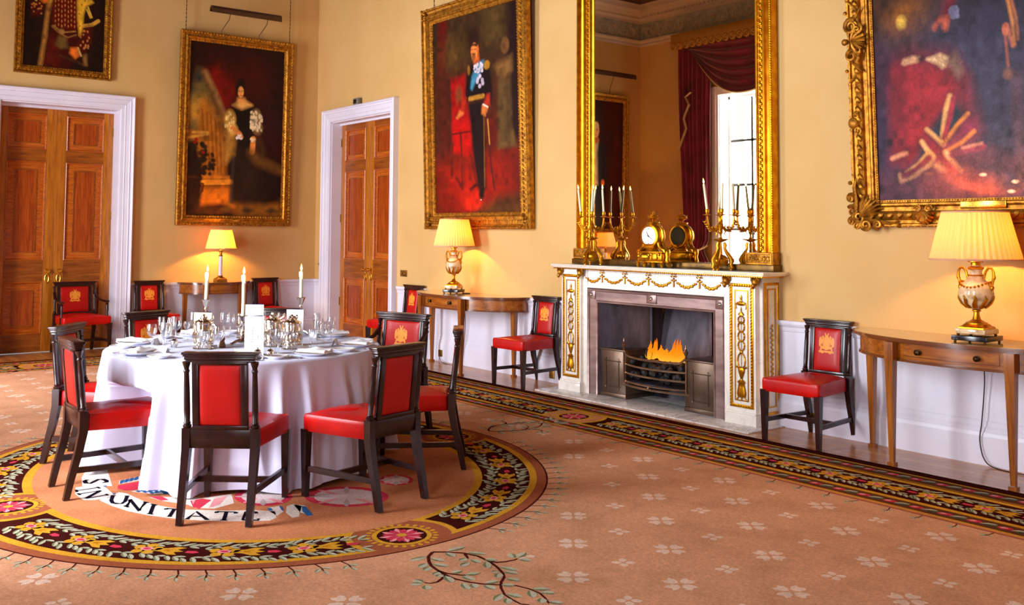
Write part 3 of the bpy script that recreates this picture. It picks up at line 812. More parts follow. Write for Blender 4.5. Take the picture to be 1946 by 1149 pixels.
# ------------------------------------------------------------------ fireplace
FC = 7.305
fp = thing('fireplace', 'white marble chimneypiece with gilt ornament, polished steel grate and a burning fire', 'fireplace', (FC, 0, 0))
b = MB()
for xa, xb in ((-1.36, -.523), (-.521, .514), (.516, 1.32)): b.box((xa, -.525, 0), (xb, 0, .0115), 0, .002)
b.box((-.86, -.0, 0), (.86, .44, .0115)); b.build('hearth_stone', M['hearth'], fp)
for s in (-1, 1):
    b = MB()
    xa, xb = sorted((s*.93, s*1.215))
    b.box((xa-.02, -.312, .012), (xb+.02, 0, .1), 0, .004); b.box((xa-.012, -.304, .1), (xb+.012, 0, .12), 0, .006)
    b.box((xa, -.285, .12), (xb, -.04, 1.245)); xo = sorted((s*1.0, s*1.252)); b.box((xo[0], -.235, .012), (xo[1], 0, 1.245))
    xi = sorted((s*.865, s*.94)); b.box((xi[0], -.255, .012), (xi[1], 0, 1.245))
    b.build('pilaster', M['marble'], fp)
    g = MB(); c = s*1.0725; y = -.285
    T = TR(c, y, 0)
    g.rails((-.122, .122, .15, 1.19), [(0, 0), (0, .006), (.006, .009), (.022, .009), (.028, .005), (.028, 0)], 0, T)
    z = .165
    while z < 1.18:
        for xx in (-.108, .108): g.ball((xx, -.009, z), (.011, .006, .009), 0, 6, T)
        z += .026
    for k in range(8):
        for zz in (.164, 1.176): g.ball((-.09+k*.026, -.009, zz), (.009, .006, .011), 0, 6, T)
    g.rails((-.072, .072, .205, 1.135), [(0, 0), (0, .006), (.01, .006), (.01, 0)], 0, T)
    yy = -.008
    # candelabrum of ornament: urn, bell flower, linked ovals, vase and tripod
    g.lathe([(0, 0), (.03, .006), (.05, .018), (.046, .03), (.012, .04), (.008, .06), (.012, .066), (.005, .09), (0, .1)], 14, 0, T @ TR(0, yy, 1.0, s=(1, .3, 1)))
    for q in (-1, 1): g.tube([(q*.05, yy, 1.02), (q*.056, yy, 1.0), (q*.05, yy, .975)], .004, 5, 0, T)
    g.ball((0, yy, .975), (.006, .004, .02), 0, 8, T); g.lathe([(0, .0), (.03, .004), (.026, .016), (.01, .03), (0, .045)], 12, 0, T @ TR(0, yy, .92, s=(1, .3, 1)))
    for zc, rz, rx in ((.885, .032, .03), (.825, .042, .032), (.745, .042, .032), (.668, .042, .032), (.54, .065, .038)):
        pts = [(rx*cos(a), yy, zc+rz*sin(a)) for a in np.linspace(-.3 if rz < .035 else 0, (pi+.3) if rz < .035 else 2*pi, 21)]
        if rz < .035: pts = [(p[0], p[1], 2*zc-p[2]) for p in pts]
        g.tube(pts, .0055, 6, 0, T)
        for a in np.linspace(0, 2*pi, 13)[:-1]: g.ball((rx*cos(a), yy, zc+rz*sin(a)), .0075, 0, 6, T)
    g.ball((0, yy, .613), (.017, .008, .017), 0, 8, T); g.tube([(0, yy, .95), (0, yy, .36)], .003, 5, 0, T)
    g.lathe([(0, 0), (.008, .0), (.012, .012), (.03, .06), (.034, .085), (.028, .095), (.038, .1), (.03, .104), (0, .108)], 14, 0, T @ TR(0, yy, .385, s=(1, .35, 1)))
    for q in (-1, 1): g.tube([(q*.03, yy, .475), (q*.05, yy, .495), (q*.054, yy, .48)], .005, 5, 0, T)
    g.lathe([(0, .0), (.04, .01), (.048, .04), (.036, .09), (.03, .12), (.044, .135), (.03, .145), (.006, .16), (.006, .185)], 14, 0, T @ TR(0, yy, .23, s=(1, .35, 1)))
    for q in (-1, 0, 1): g.tube([(q*.03, yy, .24), (q*.045, yy, .222), (q*.052, yy, .212)], .006, 5, 0, T)
    g.build('gilt_ornament', M['goldb'], fp)
    # gilt panel on the outer flank
    g = MB(); Tf = TR(s*1.252, 0, 0, s*pi/2)
    Tf = TR(s*1.252, -.118, 0, pi/2 if s > 0 else -pi/2)
    g.rails((-.1, .1, .1, 1.2), [(0, 0), (0, .006), (.006, .009), (.02, .009), (.024, 0)], 0, Tf); g.rails((-.055, .055, .16, 1.15), [(0, 0), (0, .006), (.01, .006), (.01, 0)], 0, Tf)
    for k in range(22): g.ball(((.008 if k % 2 else -.008), -.006, .42+k*.02), (.012+.004*sin(k*.9), .006, .013), 0, 7, Tf)
    g.build('gilt_flank_panel', M['goldb'], fp)
    for xx in (s*.925, s*1.225):                                     # ram's-head brackets
        g = MB(); z0 = 1.205
        g.ball((xx, -.3, z0), (.03, .028, .036)); g.ball((xx, -.322, z0-.03), (.018, .016, .026))
        for q in (-1, 1):
            pts = [(xx+q*(.02+.02*sin(a)*(1-a/9)), -.305+.004*a, z0+.015+.022*cos(a)*(1-a/9)) for a in np.linspace(0, 5.2, 14)]
            g.tube(pts, [.011-.0005*i for i in range(14)], 6)
        g.box((xx-.03, -.29, z0+.03), (xx+.03, -.27, z0+.044), 0, .004); g.build('gilt_mask', M['golda'], fp)
b = MB(); b.box((-.93, -.245, 1.063), (.93, 0, 1.25)); b.box((-.87, -.262, 1.063), (.87, -.24, 1.09), 0, .004); b.build('frieze_panel', M['marble'], fp)
b = MB(); b.box((-1.325, -.345, 1.268), (1.345, 0, 1.29), 0, .005); b.box((-1.31, -.332, 1.256), (1.33, 0, 1.268), 0, .003); b.build('mantel_shelf', M['marble'], fp)
g = MB()
g.box((-1.3, -.322, 1.244), (1.32, -.05, 1.257), 0, .003)
x = -1.3
while x < 1.32: g.ball((x, -.323, 1.25), (.009, .006, .007), 0, 6); x += .024
g.box((-1.312, -.3345, 1.2605), (1.332, -.33, 1.2635)); g.box((-1.327, -.3475, 1.277), (1.347, -.343, 1.281)); g.build('gilt_bead_moulding', M['goldb'], fp)
g = MB(); bows = [-.97, -.656, -.342, -.031, .283, .587, .9]
for i in range(6):
    x0, x1 = bows[i], bows[i+1]; x0 += .05 if i == 0 else 0; x1 -= .05 if i == 5 else 0
    for k in range(15):
        t = k/14; z = 1.2-.075*(1-(2*t-1)**2); r = .0085+.006*(1-(2*t-1)**2)
        g.ball((x0+(x1-x0)*t, -.25, z+(.003 if k % 2 else -.003)), (r*1.2, .009, r), 0, 7)
for xx in bows[1:-1]:
    for q in (-1, 1): g.tube([(xx, -.25, 1.212), (xx+q*.02, -.254, 1.226), (xx+q*.036, -.25, 1.218), (xx+q*.02, -.25, 1.21)], .005, 5)
    g.tube([(xx-.03, -.249, 1.236), (xx, -.249, 1.241), (xx+.03, -.249, 1.236)], .004, 5)
    for dz in (.03, .045, .06, .075): g.ball((xx, -.25, 1.205-dz), (.01-.0006*dz, .008, .011), 0, 7)
g.build('gilt_garland', M['goldb'], fp)
# register grate of burnished steel
b = MB(); b.rails((-.872, .872, -.25, FZ+.002), [(0, 0), (0, .242), (.012, .256), (.028, .25), (.034, .24), (.12, .236), (.126, .244), (.14, .24), (.146, .2), (.146, 0)])
b.build('steel_surround', M['steel'], fp)
for xx, zz, w in ((-.812, .997, .052), (0, .997, .062), (.812, .997, .052)):
    g = MB(); g.box((xx-w, -.247, zz-.044), (xx+w, -.23, zz+.044), 0, .004); g.lathe([(.018, 0), (.017, .006), (.01, .013), (0, .016)], 16, 1, TR(xx, -.247, zz, rx=pi/2)); g.build('steel_boss', [M['steel'], M['silvers']], fp)
b = MB()
b.add([(-.735, -.23, 0), (-.735, -.23, .95), (-.4, .17, .95), (-.4, .17, 0)], [(0, 1, 2, 3)]); b.add([(.735, -.23, 0), (.735, -.23, .95), (.4, .17, .95), (.4, .17, 0)], [(3, 2, 1, 0)])
b.add([(-.4, .17, 0), (.4, .17, 0), (.36, .36, .95), (-.36, .36, .95)], [(0, 1, 2, 3)])
b.box((-.735, .1, .93), (.735, .4, .96)); b.box((-.39, .15, .012), (-.36, .3, .95)); b.box((.36, .15, .012), (.39, .3, .95))
b.build('fire_back', M['soot'], fp)
for s in (-1, 1):
    xa, xb = sorted((s*.375, s*.735)); c = (xa+xb)/2
    b = MB(); b.box((xa, -.205, .012), (xb, .2, .463), 0, .003); b.box((xa-.006, -.222, .463), (xb+.006, .2, .478), 0, .003); b.box((xa-.006, -.212, .012), (xb+.006, .2, .05), 0, .003)
    pts = []
    w, h, r = .115, .15, .028
    for sx, sy in ((1, 1), (-1, 1), (-1, -1), (1, -1)):
        seq = [(sx*(w-r*cos(a)), sy*(h-r*sin(a))) for a in np.linspace(0, pi/2, 6)]
        if sx*sy > 0: seq = seq[::-1]
        seq = seq[::-1] if True else seq
        pts += seq
    pts.append(pts[0])
    b.tube([(c+p, -.207, .238+q) for p, q in pts], .005, 6)
    b.build('hob', M['hobs'], fp)
g = MB()
def bow(z, r, flat=1., x0=.39, sag=.0):
    pts = []
    for k in range(25):
        t = k/24*2-1; pts.append((x0*t, -.2-.085*(1-t*t), z))
    g.tube(pts, r, 6, flat=flat)
top = [(-.4, -.205, .473)]+[(-.375, -.21, .468), (-.345, -.225, .44)]+[(.34*t, -.2-.088*(1-t*t)-.02, .432) for t in np.linspace(-.95, .95, 19)]+[(.345, -.225, .44), (.375, -.21, .468), (.4, -.205, .473)]
g.tube(top, .011, 6)
for z in (.35, .27, .19): bow(z, .0095)
bow(.158, .011, x0=.42)
for xx in (-.392, .392): g.tube([(xx, -.212, .158), (xx, -.212, .485)], .009, 6)
for xx in (-.392, .392): g.lathe([(.011, .48), (.014, .492), (.008, .5), (.018, .52), (.02, .54), (.01, .552), (.012, .56), (.007, .57), (.005, .6), (0, .606)], 12, 0, TR(xx, -.212, 0))
for xx in (-.39, 0, .39): g.ball((xx, -.205-.085*(1-(xx/.39)**2), .174), .012)
g.build('grate_bars', M['steelw'], fp)
b = MB(); b.box((-.37, -.2, .17), (.37, .16, .19)); b.box((-.37, .1, .19), (.37, .16, .42)); b.build('grate_basket', M['soot'], fp)
rs = random.Random(3); b = MB()
for k in range(70):
    x = rs.uniform(-.33, .33); y = rs.uniform(-.2, .06); z = .24+.17*rs.random()
    r = rs.uniform(.03, .055); b.ball((x, y, z), (r, r*.8, r*.7), 0, 7, None, rs.uniform(0, 3))
b.ball((-.1, -.16, .475), (.05, .045, .05), 0, 8)
o = b.build('coal_bed', M['coal'], fp, smooth=False); o['kind'] = 'stuff'
b = MB()
TG = []
for k in range(30):
    x = -.17+.45*k/29+rs.uniform(-.01, .01); env = .11+.1*math.exp(-((x+.1)/.05)**2)+.13*math.exp(-((x-.225)/.045)**2)
    TG.append((x, -.13+rs.uniform(-.06, .05), env*rs.uniform(.75, 1.08), rs.uniform(.022, .034)))
for x, y, h, r in TG:
    vs = []; ph = rs.uniform(0, 6)
    prof = [(.55, 0), (.9, .12), (1., .25), (.85, .42), (.6, .6), (.35, .78), (.15, .92), (.0, 1.)]
    n = 12; fs = []
    for i, (q, z) in enumerate(prof):
        for k in range(n):
            a = 2*pi*k/n; rr = r*q*(1+.15*sin(3*a+ph+z*4))
            vs.append((x+rr*cos(a)+.016*z*sin(ph+z*5)+.02*z*z, y+rr*sin(a)*.7, .425+h*z))
    for i in range(len(prof)-1):
        for k in range(n): fs.append((i*n+k, i*n+(k+1) % n, (i+1)*n+(k+1) % n, (i+1)*n+k))
    b.add(vs, fs)
b.build('fire_flame', M['flame'], fp)
l = bpy.data.lights.new('fire_light', 'POINT'); l.energy = 3.; l.color = (1, .42, .12); l.shadow_soft_size = .12
o = bpy.data.objects.new('fire_light', l); COL.objects.link(o); o.parent = fp; o.location = (.08, -.16, .62)

# ------------------------------------------------------------------ overmantel mirror
mi = thing('overmantel_mirror', 'tall gilt-framed mirror standing on the mantelpiece', 'mirror', (7.325, 0, 0))
b = MB(); b.box((-1.262, -.125, 1.2915), (1.262, -.002, 1.345), 0, .004); b.build('mirror_base', M['golddk'], mi)
for s in (-1, 1):
    xa, xb = sorted((s*.965, s*1.25))
    b = MB(); b.box((xa, -.115, 1.3455), (xb, -.002, 1.452), 0, .004); T = TR((xa+xb)/2, -.115, 0)
    b.rails((-.135, .135, 1.352, 1.446), [(0, 0), (0, .008), (.01, .008), (.014, 0)], 0, T)
    for k in range(13):
        b.ball((-.1+k*.0167, -.002, 1.4+.02*sin(k*1.9)), (.012, .008, .012), 0, 7, T); b.ball((-.1+k*.0167, -.002, 1.398-.02*sin(k*1.9)), (.01, .007, .01), 0, 7, T)
    b.build('plinth_block', M['golda'], mi)
ZT = 4.9
b = MB(); W = 1.236
ushape(b, -W, W, 1.453, ZT, [(0, 0), (0, .08), (.006, .09), (.02, .09), (.026, .076), (.036, .05), (.06, .042), (.08, .05), (.09, .072), (.104, .078), (.114, .068), (.12, .056), (.165, .054), (.17, .066), (.182, .064), (.19, .046), (.204, .036), (.212, .034), (.212, 0)])
for s in (-1, 1):
    z = 1.47
    while z < ZT-.02:
        b.ball((s*(W-.013), -.09, z), (.009, .006, .0085), 0, 6); z += .021
    z = 1.47; k = 0
    while z < ZT-.1:
        q = 1 if k % 2 else -1
        b.ball((s*(W-.143)+q*.008, -.058, z), (.012, .01, .02), 0, 6, None, q*.6); b.ball((s*(W-.143)-q*.01, -.057, z+.012), (.007, .008, .01), 0, 6); z += .027; k += 1
b.build('mirror_frame', M['goldb'], mi)
b = MB(); b.box((-1.026, -.028, 1.34), (1.026, -.02, ZT-.2)); b.build('mirror_glass', M['mirror'], mi)

# ------------------------------------------------------------------ mantel clock and candelabra
MZ = 1.2905
ck = thing('mantel_clock', 'gilt mantel clock with white dial standing in the middle of the mantelpiece', 'clock', (7.315, -.225, MZ))
ck.rotation_euler = (0, 0, .0)
b = MB()
for x, y in ((-.15, -.05), (.15, -.05), (-.15, .05), (.15, .05), (-.055, -.065), (.055, -.065)): b.lathe([(.008, 0), (.012, .006), (.016, .02), (.02, .035), (.014, .045), (.02, .05)], 10, 0, TR(x, y, 0))
b.box((-.165, -.06, .046), (.165, .06, .062), 0, .006); b.box((-.15, -.055, .06), (.15, .055, .14), 0, .012); b.box((-.165, -.062, .138), (.165, .062, .152), 0, .006)
b.ball((-.06, -.05, .1), (.07, .04, .045), 0, 14); b.box((.03, -.07, .07), (.1, -.05, .13), 0, .008)
for x in (-.175, .175): b.lathe([(.02, .046), (.026, .07), (.018, .1), (.026, .13), (.022, .16), (.008, .175), (0, .185)], 10, 0, TR(x, 0, 0))
for k in range(9): b.ball((-.13+k*.032, -.06, .105+.02*sin(k*1.7)), (.016, .012, .014), 0, 7)
b.build('clock_base', M['goldb'], ck)
b = MB(); T = TR(0, .055, .295, rx=pi/2)
b.lathe([(.105, 0), (.112, .008), (.112, .1), (.108, .112), (.094, .116)], 36, 0, T)
for s in (-1, 1):
    for yy in (-.03, .03): b.tube([(s*.085, yy, .24), (s*.1, yy, .2), (s*.125, yy, .175), (s*.165, yy, .16), (s*.17, yy, .14)], [.012, .015, .016, .014, .01], 8)
    b.tube([(s*.06, 0, .4), (s*.09, 0, .38), (s*.115, 0, .34), (s*.125, 0, .29), (s*.11, 0, .245)], [.012, .014, .018, .02, .014], 8)
b.lathe([(.06, .15), (.05, .17), (.06, .2), (.09, .22)], 16); b.lathe([(.08, .385), (.06, .395), (.055, .41), (.062, .418), (.06, .425), (.03, .43)], 18)
for k in range(7): b.ball((-.06+k*.02, -.058, .19-.012*sin(k*pi/6)), .011, 0, 7)
b.build('clock_case', M['goldb'], ck)
b = MB(); b.lathe([(.02, .425), (.014, .435), (.03, .45), (.05, .462), (.054, .478), (.04, .487), (.045, .492), (.02, .5), (.012, .51), (.016, .518), (.006, .53), (0, .54)], 18)
for s in (-1, 1): b.tube([(s*.045, 0, .462), (s*.07, 0, .47), (s*.068, 0, .49), (s*.05, 0, .486)], .006, 6)
b.build('clock_urn', M['goldb'], ck)
b = MB(); b.lathe([(.086, 0), (.086, .003), (.06, .006), (0, .007)], 36, 0, TR(0, -.062, .295, rx=pi/2)); b.build('clock_dial', M['china'], ck)
b = MB()
for k in range(12):
    a = k*pi/6; T = TR(0, -.0675, .295) @ Matrix.Rotation(a, 4, 'Y')
    for d in ((-.005, .005) if k % 3 else (-.006, 0, .006)): b.box((d-.0012, -.0005, .058), (d+.0012, .0005, .076), 0, 0, T)
b.build('clock_numerals', M['ink'], ck)
b = MB()
for a, L, w in ((rad(-28), .048, .004), (rad(122), .066, .003)):
    T = TR(0, -.071, .295) @ Matrix.Rotation(a, 4, 'Y'); b.prism([(-w, -.01), (w, -.01), (.001, L), (-.001, L)], -.001, .001, 0, T @ TR(rx=pi/2))
b.ball((0, -.071, .295), .006); b.build('clock_hand', M['black'], ck)
b = MB(); b.lathe([(.09, 0), (.09, .003), (0, .003)], 30, 0, TR(0, .062, .295, rx=pi/2)); b.build('clock_back', M['sensorw'], ck)

def candle_obj(label, r, h, loc, tilt=(0, 0), group=None, drip=True, taper=.92):
    t = thing('candle', label, 'candle', loc, 0, group); t.rotation_euler = (tilt[0], tilt[1], 0)
    b = MB(); b.lathe([(r*.98, 0), (r, .004), (r*taper, h-.006), (r*taper*.8, h), (r*.3, h-.003), (0, h-.003)], 16)
    if drip:
        for k, (a, l) in enumerate(((.3, .06), (2., .1), (4.2, .045))): b.tube([(r*.95*cos(a), r*.95*sin(a), h-.004), (r*1.08*cos(a), r*1.08*sin(a), h-.02), (r*1.06*cos(a), r*1.06*sin(a), h-l)], [.004, .0045, .002], 6)
    b.tube([(0, 0, h-.004), (.001, 0, h+.012)], .0012, 5)
    b.build('wax_body', M['wax'], t)
    f = MB(); k = r/.011; f.lathe([(0, 0), (.005*k, .006*k), (.0068*k, .014*k), (.005*k, .026*k), (.002*k, .038*k), (0, .046*k)], 12, 0, TR(.001, 0, h+.003)); f.build('flame', M['cflame'], t)
    return t
def candelabrum(x, label, side, ph):
    t = thing('candelabrum', label, 'candelabrum', (x, -.235, MZ), 0, 'gilt candelabra on the mantelpiece')
    b = MB()
    for k in range(3):
        a = ph+k*2*pi/3; c, s_ = cos(a), sin(a)
        P = lambda r, z: (r*c, r*s_, z)
        b.tube([P(.09, .015), P(.098, .025), P(.088, .05), P(.093, .08), P(.085, .11), P(.055, .15), P(.035, .19), P(.04, .22), P(.03, .245)], [.014, .019, .016, .022, .02, .016, .013, .016, .01], 8)
        b.ball(P(.098, .085), (.02, .02, .026)); b.lathe([(.008, 0), (.013, .004), (.013, .012), (.009, .018)], 8, 0, TR(*P(.09, 0)))
        b.tube([P(.09, .05), P(.05, .06), P(0, .06)], .008, 6)
    b.ball((0, 0, .085), (.068, .068, .055), 0, 16); b.tube([(0, 0, .1), (0, 0, .25)], [.02, .008], 8)
    b.lathe([(.012, .245), (.05, .26), (.066, .27), (.064, .275), (.02, .27), (.012, .29)], 24); b.build('base', M['goldb'], t)
    b = MB(); b.lathe([(.012, .275), (.01, .31), (.02, .33), (.014, .35), (.022, .38), (.026, .4), (.014, .42), (.01, .46), (.016, .47), (.008, .49), (.006, .53), (.01, .54), (0, .56)], 14); b.build('stem', M['goldb'], t)
    for k in range(4):
        a = pi/4+k*pi/2; R = .115; c, s_ = cos(a), sin(a)
        P = lambda r, z: (r*c, r*s_, z)
        b = MB(); b.tube([P(.015, .385), P(.04, .35), P(.075, .345), P(.1, .37), P(.11, .41), P(R, .45), P(R, .485)], [.011, .012, .012, .011, .009, .008, .007], 7)
        b.tube([P(.06+.026*(1-i/12)*cos(i*.6+2.4), .375+.026*(1-i/12)*sin(i*.6+2.4)) for i in range(11)], .006, 6); b.ball(P(.06, .375), .012, 0, 8)
        b.tube([P(.05, .35), P(.03, .32), P(.045, .305)], [.007, .006, .003], 6)
        b.lathe([(.006, .47), (.012, .478), (.034, .484), (.035, .488), (.012, .49), (.013, .5), (.017, .505), (.016, .53), (.019, .533), (.014, .534)], 14, 0, TR(*P(R, 0)))
        for q in range(5): b.tube([P(.07+.012*q, .36+.02*q), P(.07+.012*q+.02, .36+.02*q-.022), P(.07+.012*q+.034, .36+.02*q-.012)], [.006, .007, .002], 5)
        b.build('arm', M['goldb'], t)
        tx, ty = ((.1, .03), (-.06, .12), (.02, -.14), (-.1, -.04))[k]
        candle_obj('lit cream candle %s in the %s gilt candelabrum' % (('in the front right socket', 'in the back socket', 'in the left socket', 'in the front socket')[k], side),
                   .0118, .225, (x+R*c, -.235+R*s_, MZ+.5345), (tx, ty), 'candles in the mantel candelabra', False, .85)
candelabrum(6.49, 'gilt candelabrum on the left end of the mantelpiece', 'left-hand', .5)
candelabrum(8.12, 'gilt candelabrum on the right end of the mantelpiece, in front of the window reflection', 'right-hand', .9)
# ------------------------------------------------------------------ paintings
def quad(tl, tr, br, bl, v0=0., v1=1., u1=1.):
    """measured corners of a canvas in a sketch -> function turning sketch points into canvas u, v"""
    tl, tr, br, bl = (np.array(p, float) for p in (tl, tr, br, bl))
    def f(pts):
        out = []
        for p in pts:
            u = v = .5
            for _ in range(25):
                q = tl*(1-u)*(1-v)+tr*u*(1-v)+br*u*v+bl*(1-u)*v-np.array(p, float)
                du = (tr-tl)*(1-v)+(br-bl)*v; dv = (bl-tl)*(1-u)+(br-tr)*u
                s = np.linalg.solve(np.stack([du, dv], 1), -q); u += s[0]; v += s[1]
            out.append((u*u1, v0+(v1-v0)*v))
        return out
    return f
GP = [(0, 0), (0, .05), (.008, .06), (.02, .058), (.03, .05), (.05, .04), (.075, .046), (.085, .06), (.1, .06), (.11, .045), (.13, .034), (.145, .03), (.145, 0)]
def scale_prof(p, k, d=1.): return [(a*k, c*d) for a, c in p]
def beads(b, rect, inset, y, step, r, el=1., tilt=0.):
    x0, x1, z0, z1 = rect[0]+inset, rect[1]-inset, rect[2]+inset, rect[3]-inset
    n = int((x1-x0)/step)
    for k in range(n+1):
        x = x0+(x1-x0)*k/n
        for z in (z0, z1): b.ball((x, -y, z), (r*el, r*.8, r), 0, 6, None, tilt)
    n = int((z1-z0)/step)
    for k in range(1, n):
        z = z0+(z1-z0)*k/n
        for x in (x0, x1): b.ball((x, -y, z), (r, r*.8, r*el), 0, 6, None, tilt)
def chain(b, x, z0, z1, y):
    n = int((z1-z0)/.028)
    for k in range(n):
        z = z0+(z1-z0)*(k+.5)/n
        b.ball((x, y, z), (.0045 if k % 2 else .008, .008 if k % 2 else .0045, .017), 0, 6)
def hood(parent, w, z, out, arms, zf, white=False):
    b = MB(); n = 10; pts = [(-.055*cos(pi*k/n)*1., .05*sin(pi*k/n)) for k in range(n+1)]
    prof = [(y, zz) for y, zz in pts]
    vs = []; fs = []
    for x in (-w/2, w/2):
        for y, zz in prof: vs.append((x, -out+y, z+zz))
        for y, zz in reversed(prof): vs.append((x, -out+y*.93, z+zz*.9-.004))
    m = 2*(n+1)
    fs += [tuple(range(m)), tuple(range(m, 2*m))]+[(i, (i+1) % m, m+(i+1) % m, m+i) for i in range(m)]
    b.add(vs, fs)
    b.box((-w/2, -out-.058, z-.055), (w/2, -out-.05, z+.005)); b.box((-w/2, -out+.05, z-.03), (w/2, -out+.058, z+.005))
    L = b.build('picture_light', M['lightbox'], parent)
    if white: b = MB(); b.box((-w/2+.01, -out-.05, z-.02), (w/2-.01, -out+.05, z-.012)); b.build('reflector', M['white'], L)
    for x in arms:
        b = MB(); b.tube([(x, -.05, zf-.02), (x-.005, -.06, zf+.05), (x+.03, -.12, zf+.13), (x+.05, -.2, z-.1), (x+.05, -out+.03, z+.02)], .006, 6); b.build('bracket', M['lightbox'], L)
def picture(name, label, w, h, fw, prof, x, z, lean, gold, T=None, group=None):
    t = thing(name, label, 'painting', (0, 0, 0), 0, group)
    R = TR(x, -.008, z, 0, lean)
    t.matrix_world = (T @ R) if T is not None else R
    b = MB(); b.rails((-w/2, w/2, 0, h), prof)
    return t, b
# --- portrait of a lady
w, h, fw = 1.735, 2.79, .145
t, b = picture('portrait_painting', 'full-length portrait of a lady in black gown with puffed gauze sleeves, on the left wall', w, h, fw, GP, -1.333, 1.69, .018, 0, TL)
beads(b, (-w/2, w/2, 0, h), .128, .04, .04, .011, 1.4, .5); beads(b, (-w/2, w/2, 0, h), .022, .062, .045, .012, 1.3)
b.build('picture_frame', M['golda'], t)
b = MB(); b.box((-.075, -.058, .062), (.075, -.052, .1), 0, .003); b.build('name_plate', M['brass'], t)
b = MB(); chain(b, -.8, h-.01, 5.44-1.69, -.03); b.build('hanging_chain', M['chain'], t)
b = MB(); chain(b, .8, h-.01, 5.44-1.69, -.03); b.build('hanging_chain', M['chain'], t)
hood(t, 1.06, 3.09, .27, (-.28, .3), h)
Q = quad((175, 97), (1246, 248), (1204, 2129), (115, 2105))
p = Paint(1.445, 2.5, 230, 400, (34, 6, 4)); q = Q
p.poly(q([(560, 200), (1240, 260), (1225, 1300), (900, 1400), (820, 700)]), (52, 5, 5), .25); p.ell(*q([(900, 560)])[0], .3, .16, (70, 6, 6), 1., .8); p.poly(q([(1100, 250), (1246, 260), (1230, 1100), (1150, 700)]), (20, 4, 4), .1)
p.poly(q([(165, 100), (480, 160), (420, 350), (260, 430), (165, 760)]), (40, 8, 4), .06)
p.poly(q([(165, 780), (270, 430), (330, 460), (420, 760), (560, 1100), (150, 1250)]), (104, 84, 44), .03); p.ell(*q([(265, 520)])[0], .06, .04, (40, 44, 40), .8); p.poly(q([(160, 780), (330, 700), (350, 760), (160, 960)]), (150, 112, 42), .04); p.poly(q([(150, 900), (280, 820), (280, 1000), (140, 1020)]), (196, 132, 40), .04)
p.poly(q([(325, 455), (480, 400), (640, 640), (660, 700), (590, 900), (545, 920), (450, 740)]), (128, 12, 4), .03); p.poly(q([(470, 400), (640, 560), (655, 680), (590, 860)]), (84, 4, 4), .1)
p.poly(q([(275, 800), (350, 770), (470, 1000), (560, 1250), (560, 1650), (350, 1680), (240, 1300)]), (176, 104, 26), .02)
for k in range(6): p.line(q([(300+k*48, 900+k*30), (345+k*42, 1640)]), .006, (122, 66, 14), .006, .8)
p.line(q([(340, 470), (450, 720), (560, 1000), (540, 1050)]), .012, (150, 110, 60), .014); p.poly(q([(360, 760), (560, 950), (560, 1150), (480, 1100)]), (126, 74, 22), .03, .8)
p.poly(q([(140, 1120), (360, 1150), (355, 1260), (140, 1240)]), (150, 88, 22), .012); p.line(q([(200, 1155), (360, 1160)]), .007, (206, 146, 50)); p.line(q([(150, 1215), (360, 1180)]), .007, (196, 136, 46))
p.poly(q([(300, 1650), (600, 1665), (605, 1700), (310, 1690)]), (190, 110, 26), .01); p.line(q([(310, 1735), (620, 1730)]), .016, (206, 130, 34)); p.line(q([(310, 1775), (620, 1775)]), .006, (90, 44, 8))
p.poly(q([(300, 1790), (620, 1785), (600, 1960), (270, 2000)]), (176, 96, 18), .015)
p.poly(q([(115, 1990), (280, 1995), (600, 2040), (760, 2120), (115, 2110)]), (54, 26, 6), .03); p.poly(q([(560, 1960), (1210, 1950), (1206, 2130), (700, 2110)]), (150, 90, 22), .03)
for cx, cy in ((815, 2055), (1100, 2065), (580, 2040)): p.poly(q([(cx-80, cy), (cx, cy-38), (cx+80, cy+4), (cx, cy+38)]), (72, 46, 18), .01)
p.poly(q([(130, 1660), (275, 1660), (270, 2000), (115, 2080)]), (38, 16, 6), .012); p.line(q([(270, 1740), (310, 1750), (300, 1830), (270, 1860)]), .006, (60, 26, 8)); p.ell(*q([(200, 1670)])[0], .07, .008, (64, 30, 10), .3)
p.dabs(60, (*q([(135, 1270)])[0], *q([(330, 1640)])[0]), .016, (30, 18, 8), .9, 1.); p.dabs(26, (*q([(300, 1380)])[0], *q([(430, 1640)])[0]), .014, (34, 20, 8), .9, 1.); 
for c in ((235, 1240), (220, 1270), (310, 1388)): p.ell(*q([c])[0], .022, .012, (140, 16, 8), .4)
# figure
p.poly(q([(690, 1090), (840, 1090), (880, 1450), (1000, 1560), (1200, 1680), (1200, 1960), (1000, 1990), (900, 1965), (620, 1960), (650, 1500)]), (26, 13, 8), .02); p.poly(q([(720, 1400), (860, 1420), (960, 1920), (780, 1950)]), (44, 28, 18), .08, .8)
p.poly(q([(630, 870), (690, 900), (850, 890), (900, 860), (930, 1000), (840, 1120), (690, 1130)]), (16, 7, 4), .012)
p.ell(*q([(612, 1020)])[0], .072, .072, (188, 140, 58), .35); p.ell(*q([(640, 1130)])[0], .07, .045, (222, 176, 88), .5); p.poly(q([(560, 1150), (680, 1160), (650, 1420), (560, 1520), (545, 1420)]), (186, 134, 52), .02, .8)
p.ell(*q([(910, 1010)])[0], .075, .07, (150, 116, 66), .4); p.ell(*q([(930, 1120)])[0], .07, .05, (140, 100, 52), .5); p.dabs(70, (*q([(850, 920)])[0], *q([(980, 1150)])[0]), .008, (232, 212, 168), .9, 1.4); p.dabs(30, (*q([(560, 930)])[0], *q([(660, 1150)])[0]), .006, (240, 208, 130), .8, 2.)
p.poly(q([(640, 850), (720, 800), (790, 800), (870, 855), (740, 900)]), (226, 166, 84), .012); p.poly(q([(700, 770), (775, 770), (790, 830), (690, 830)]), (228, 152, 74), .012)
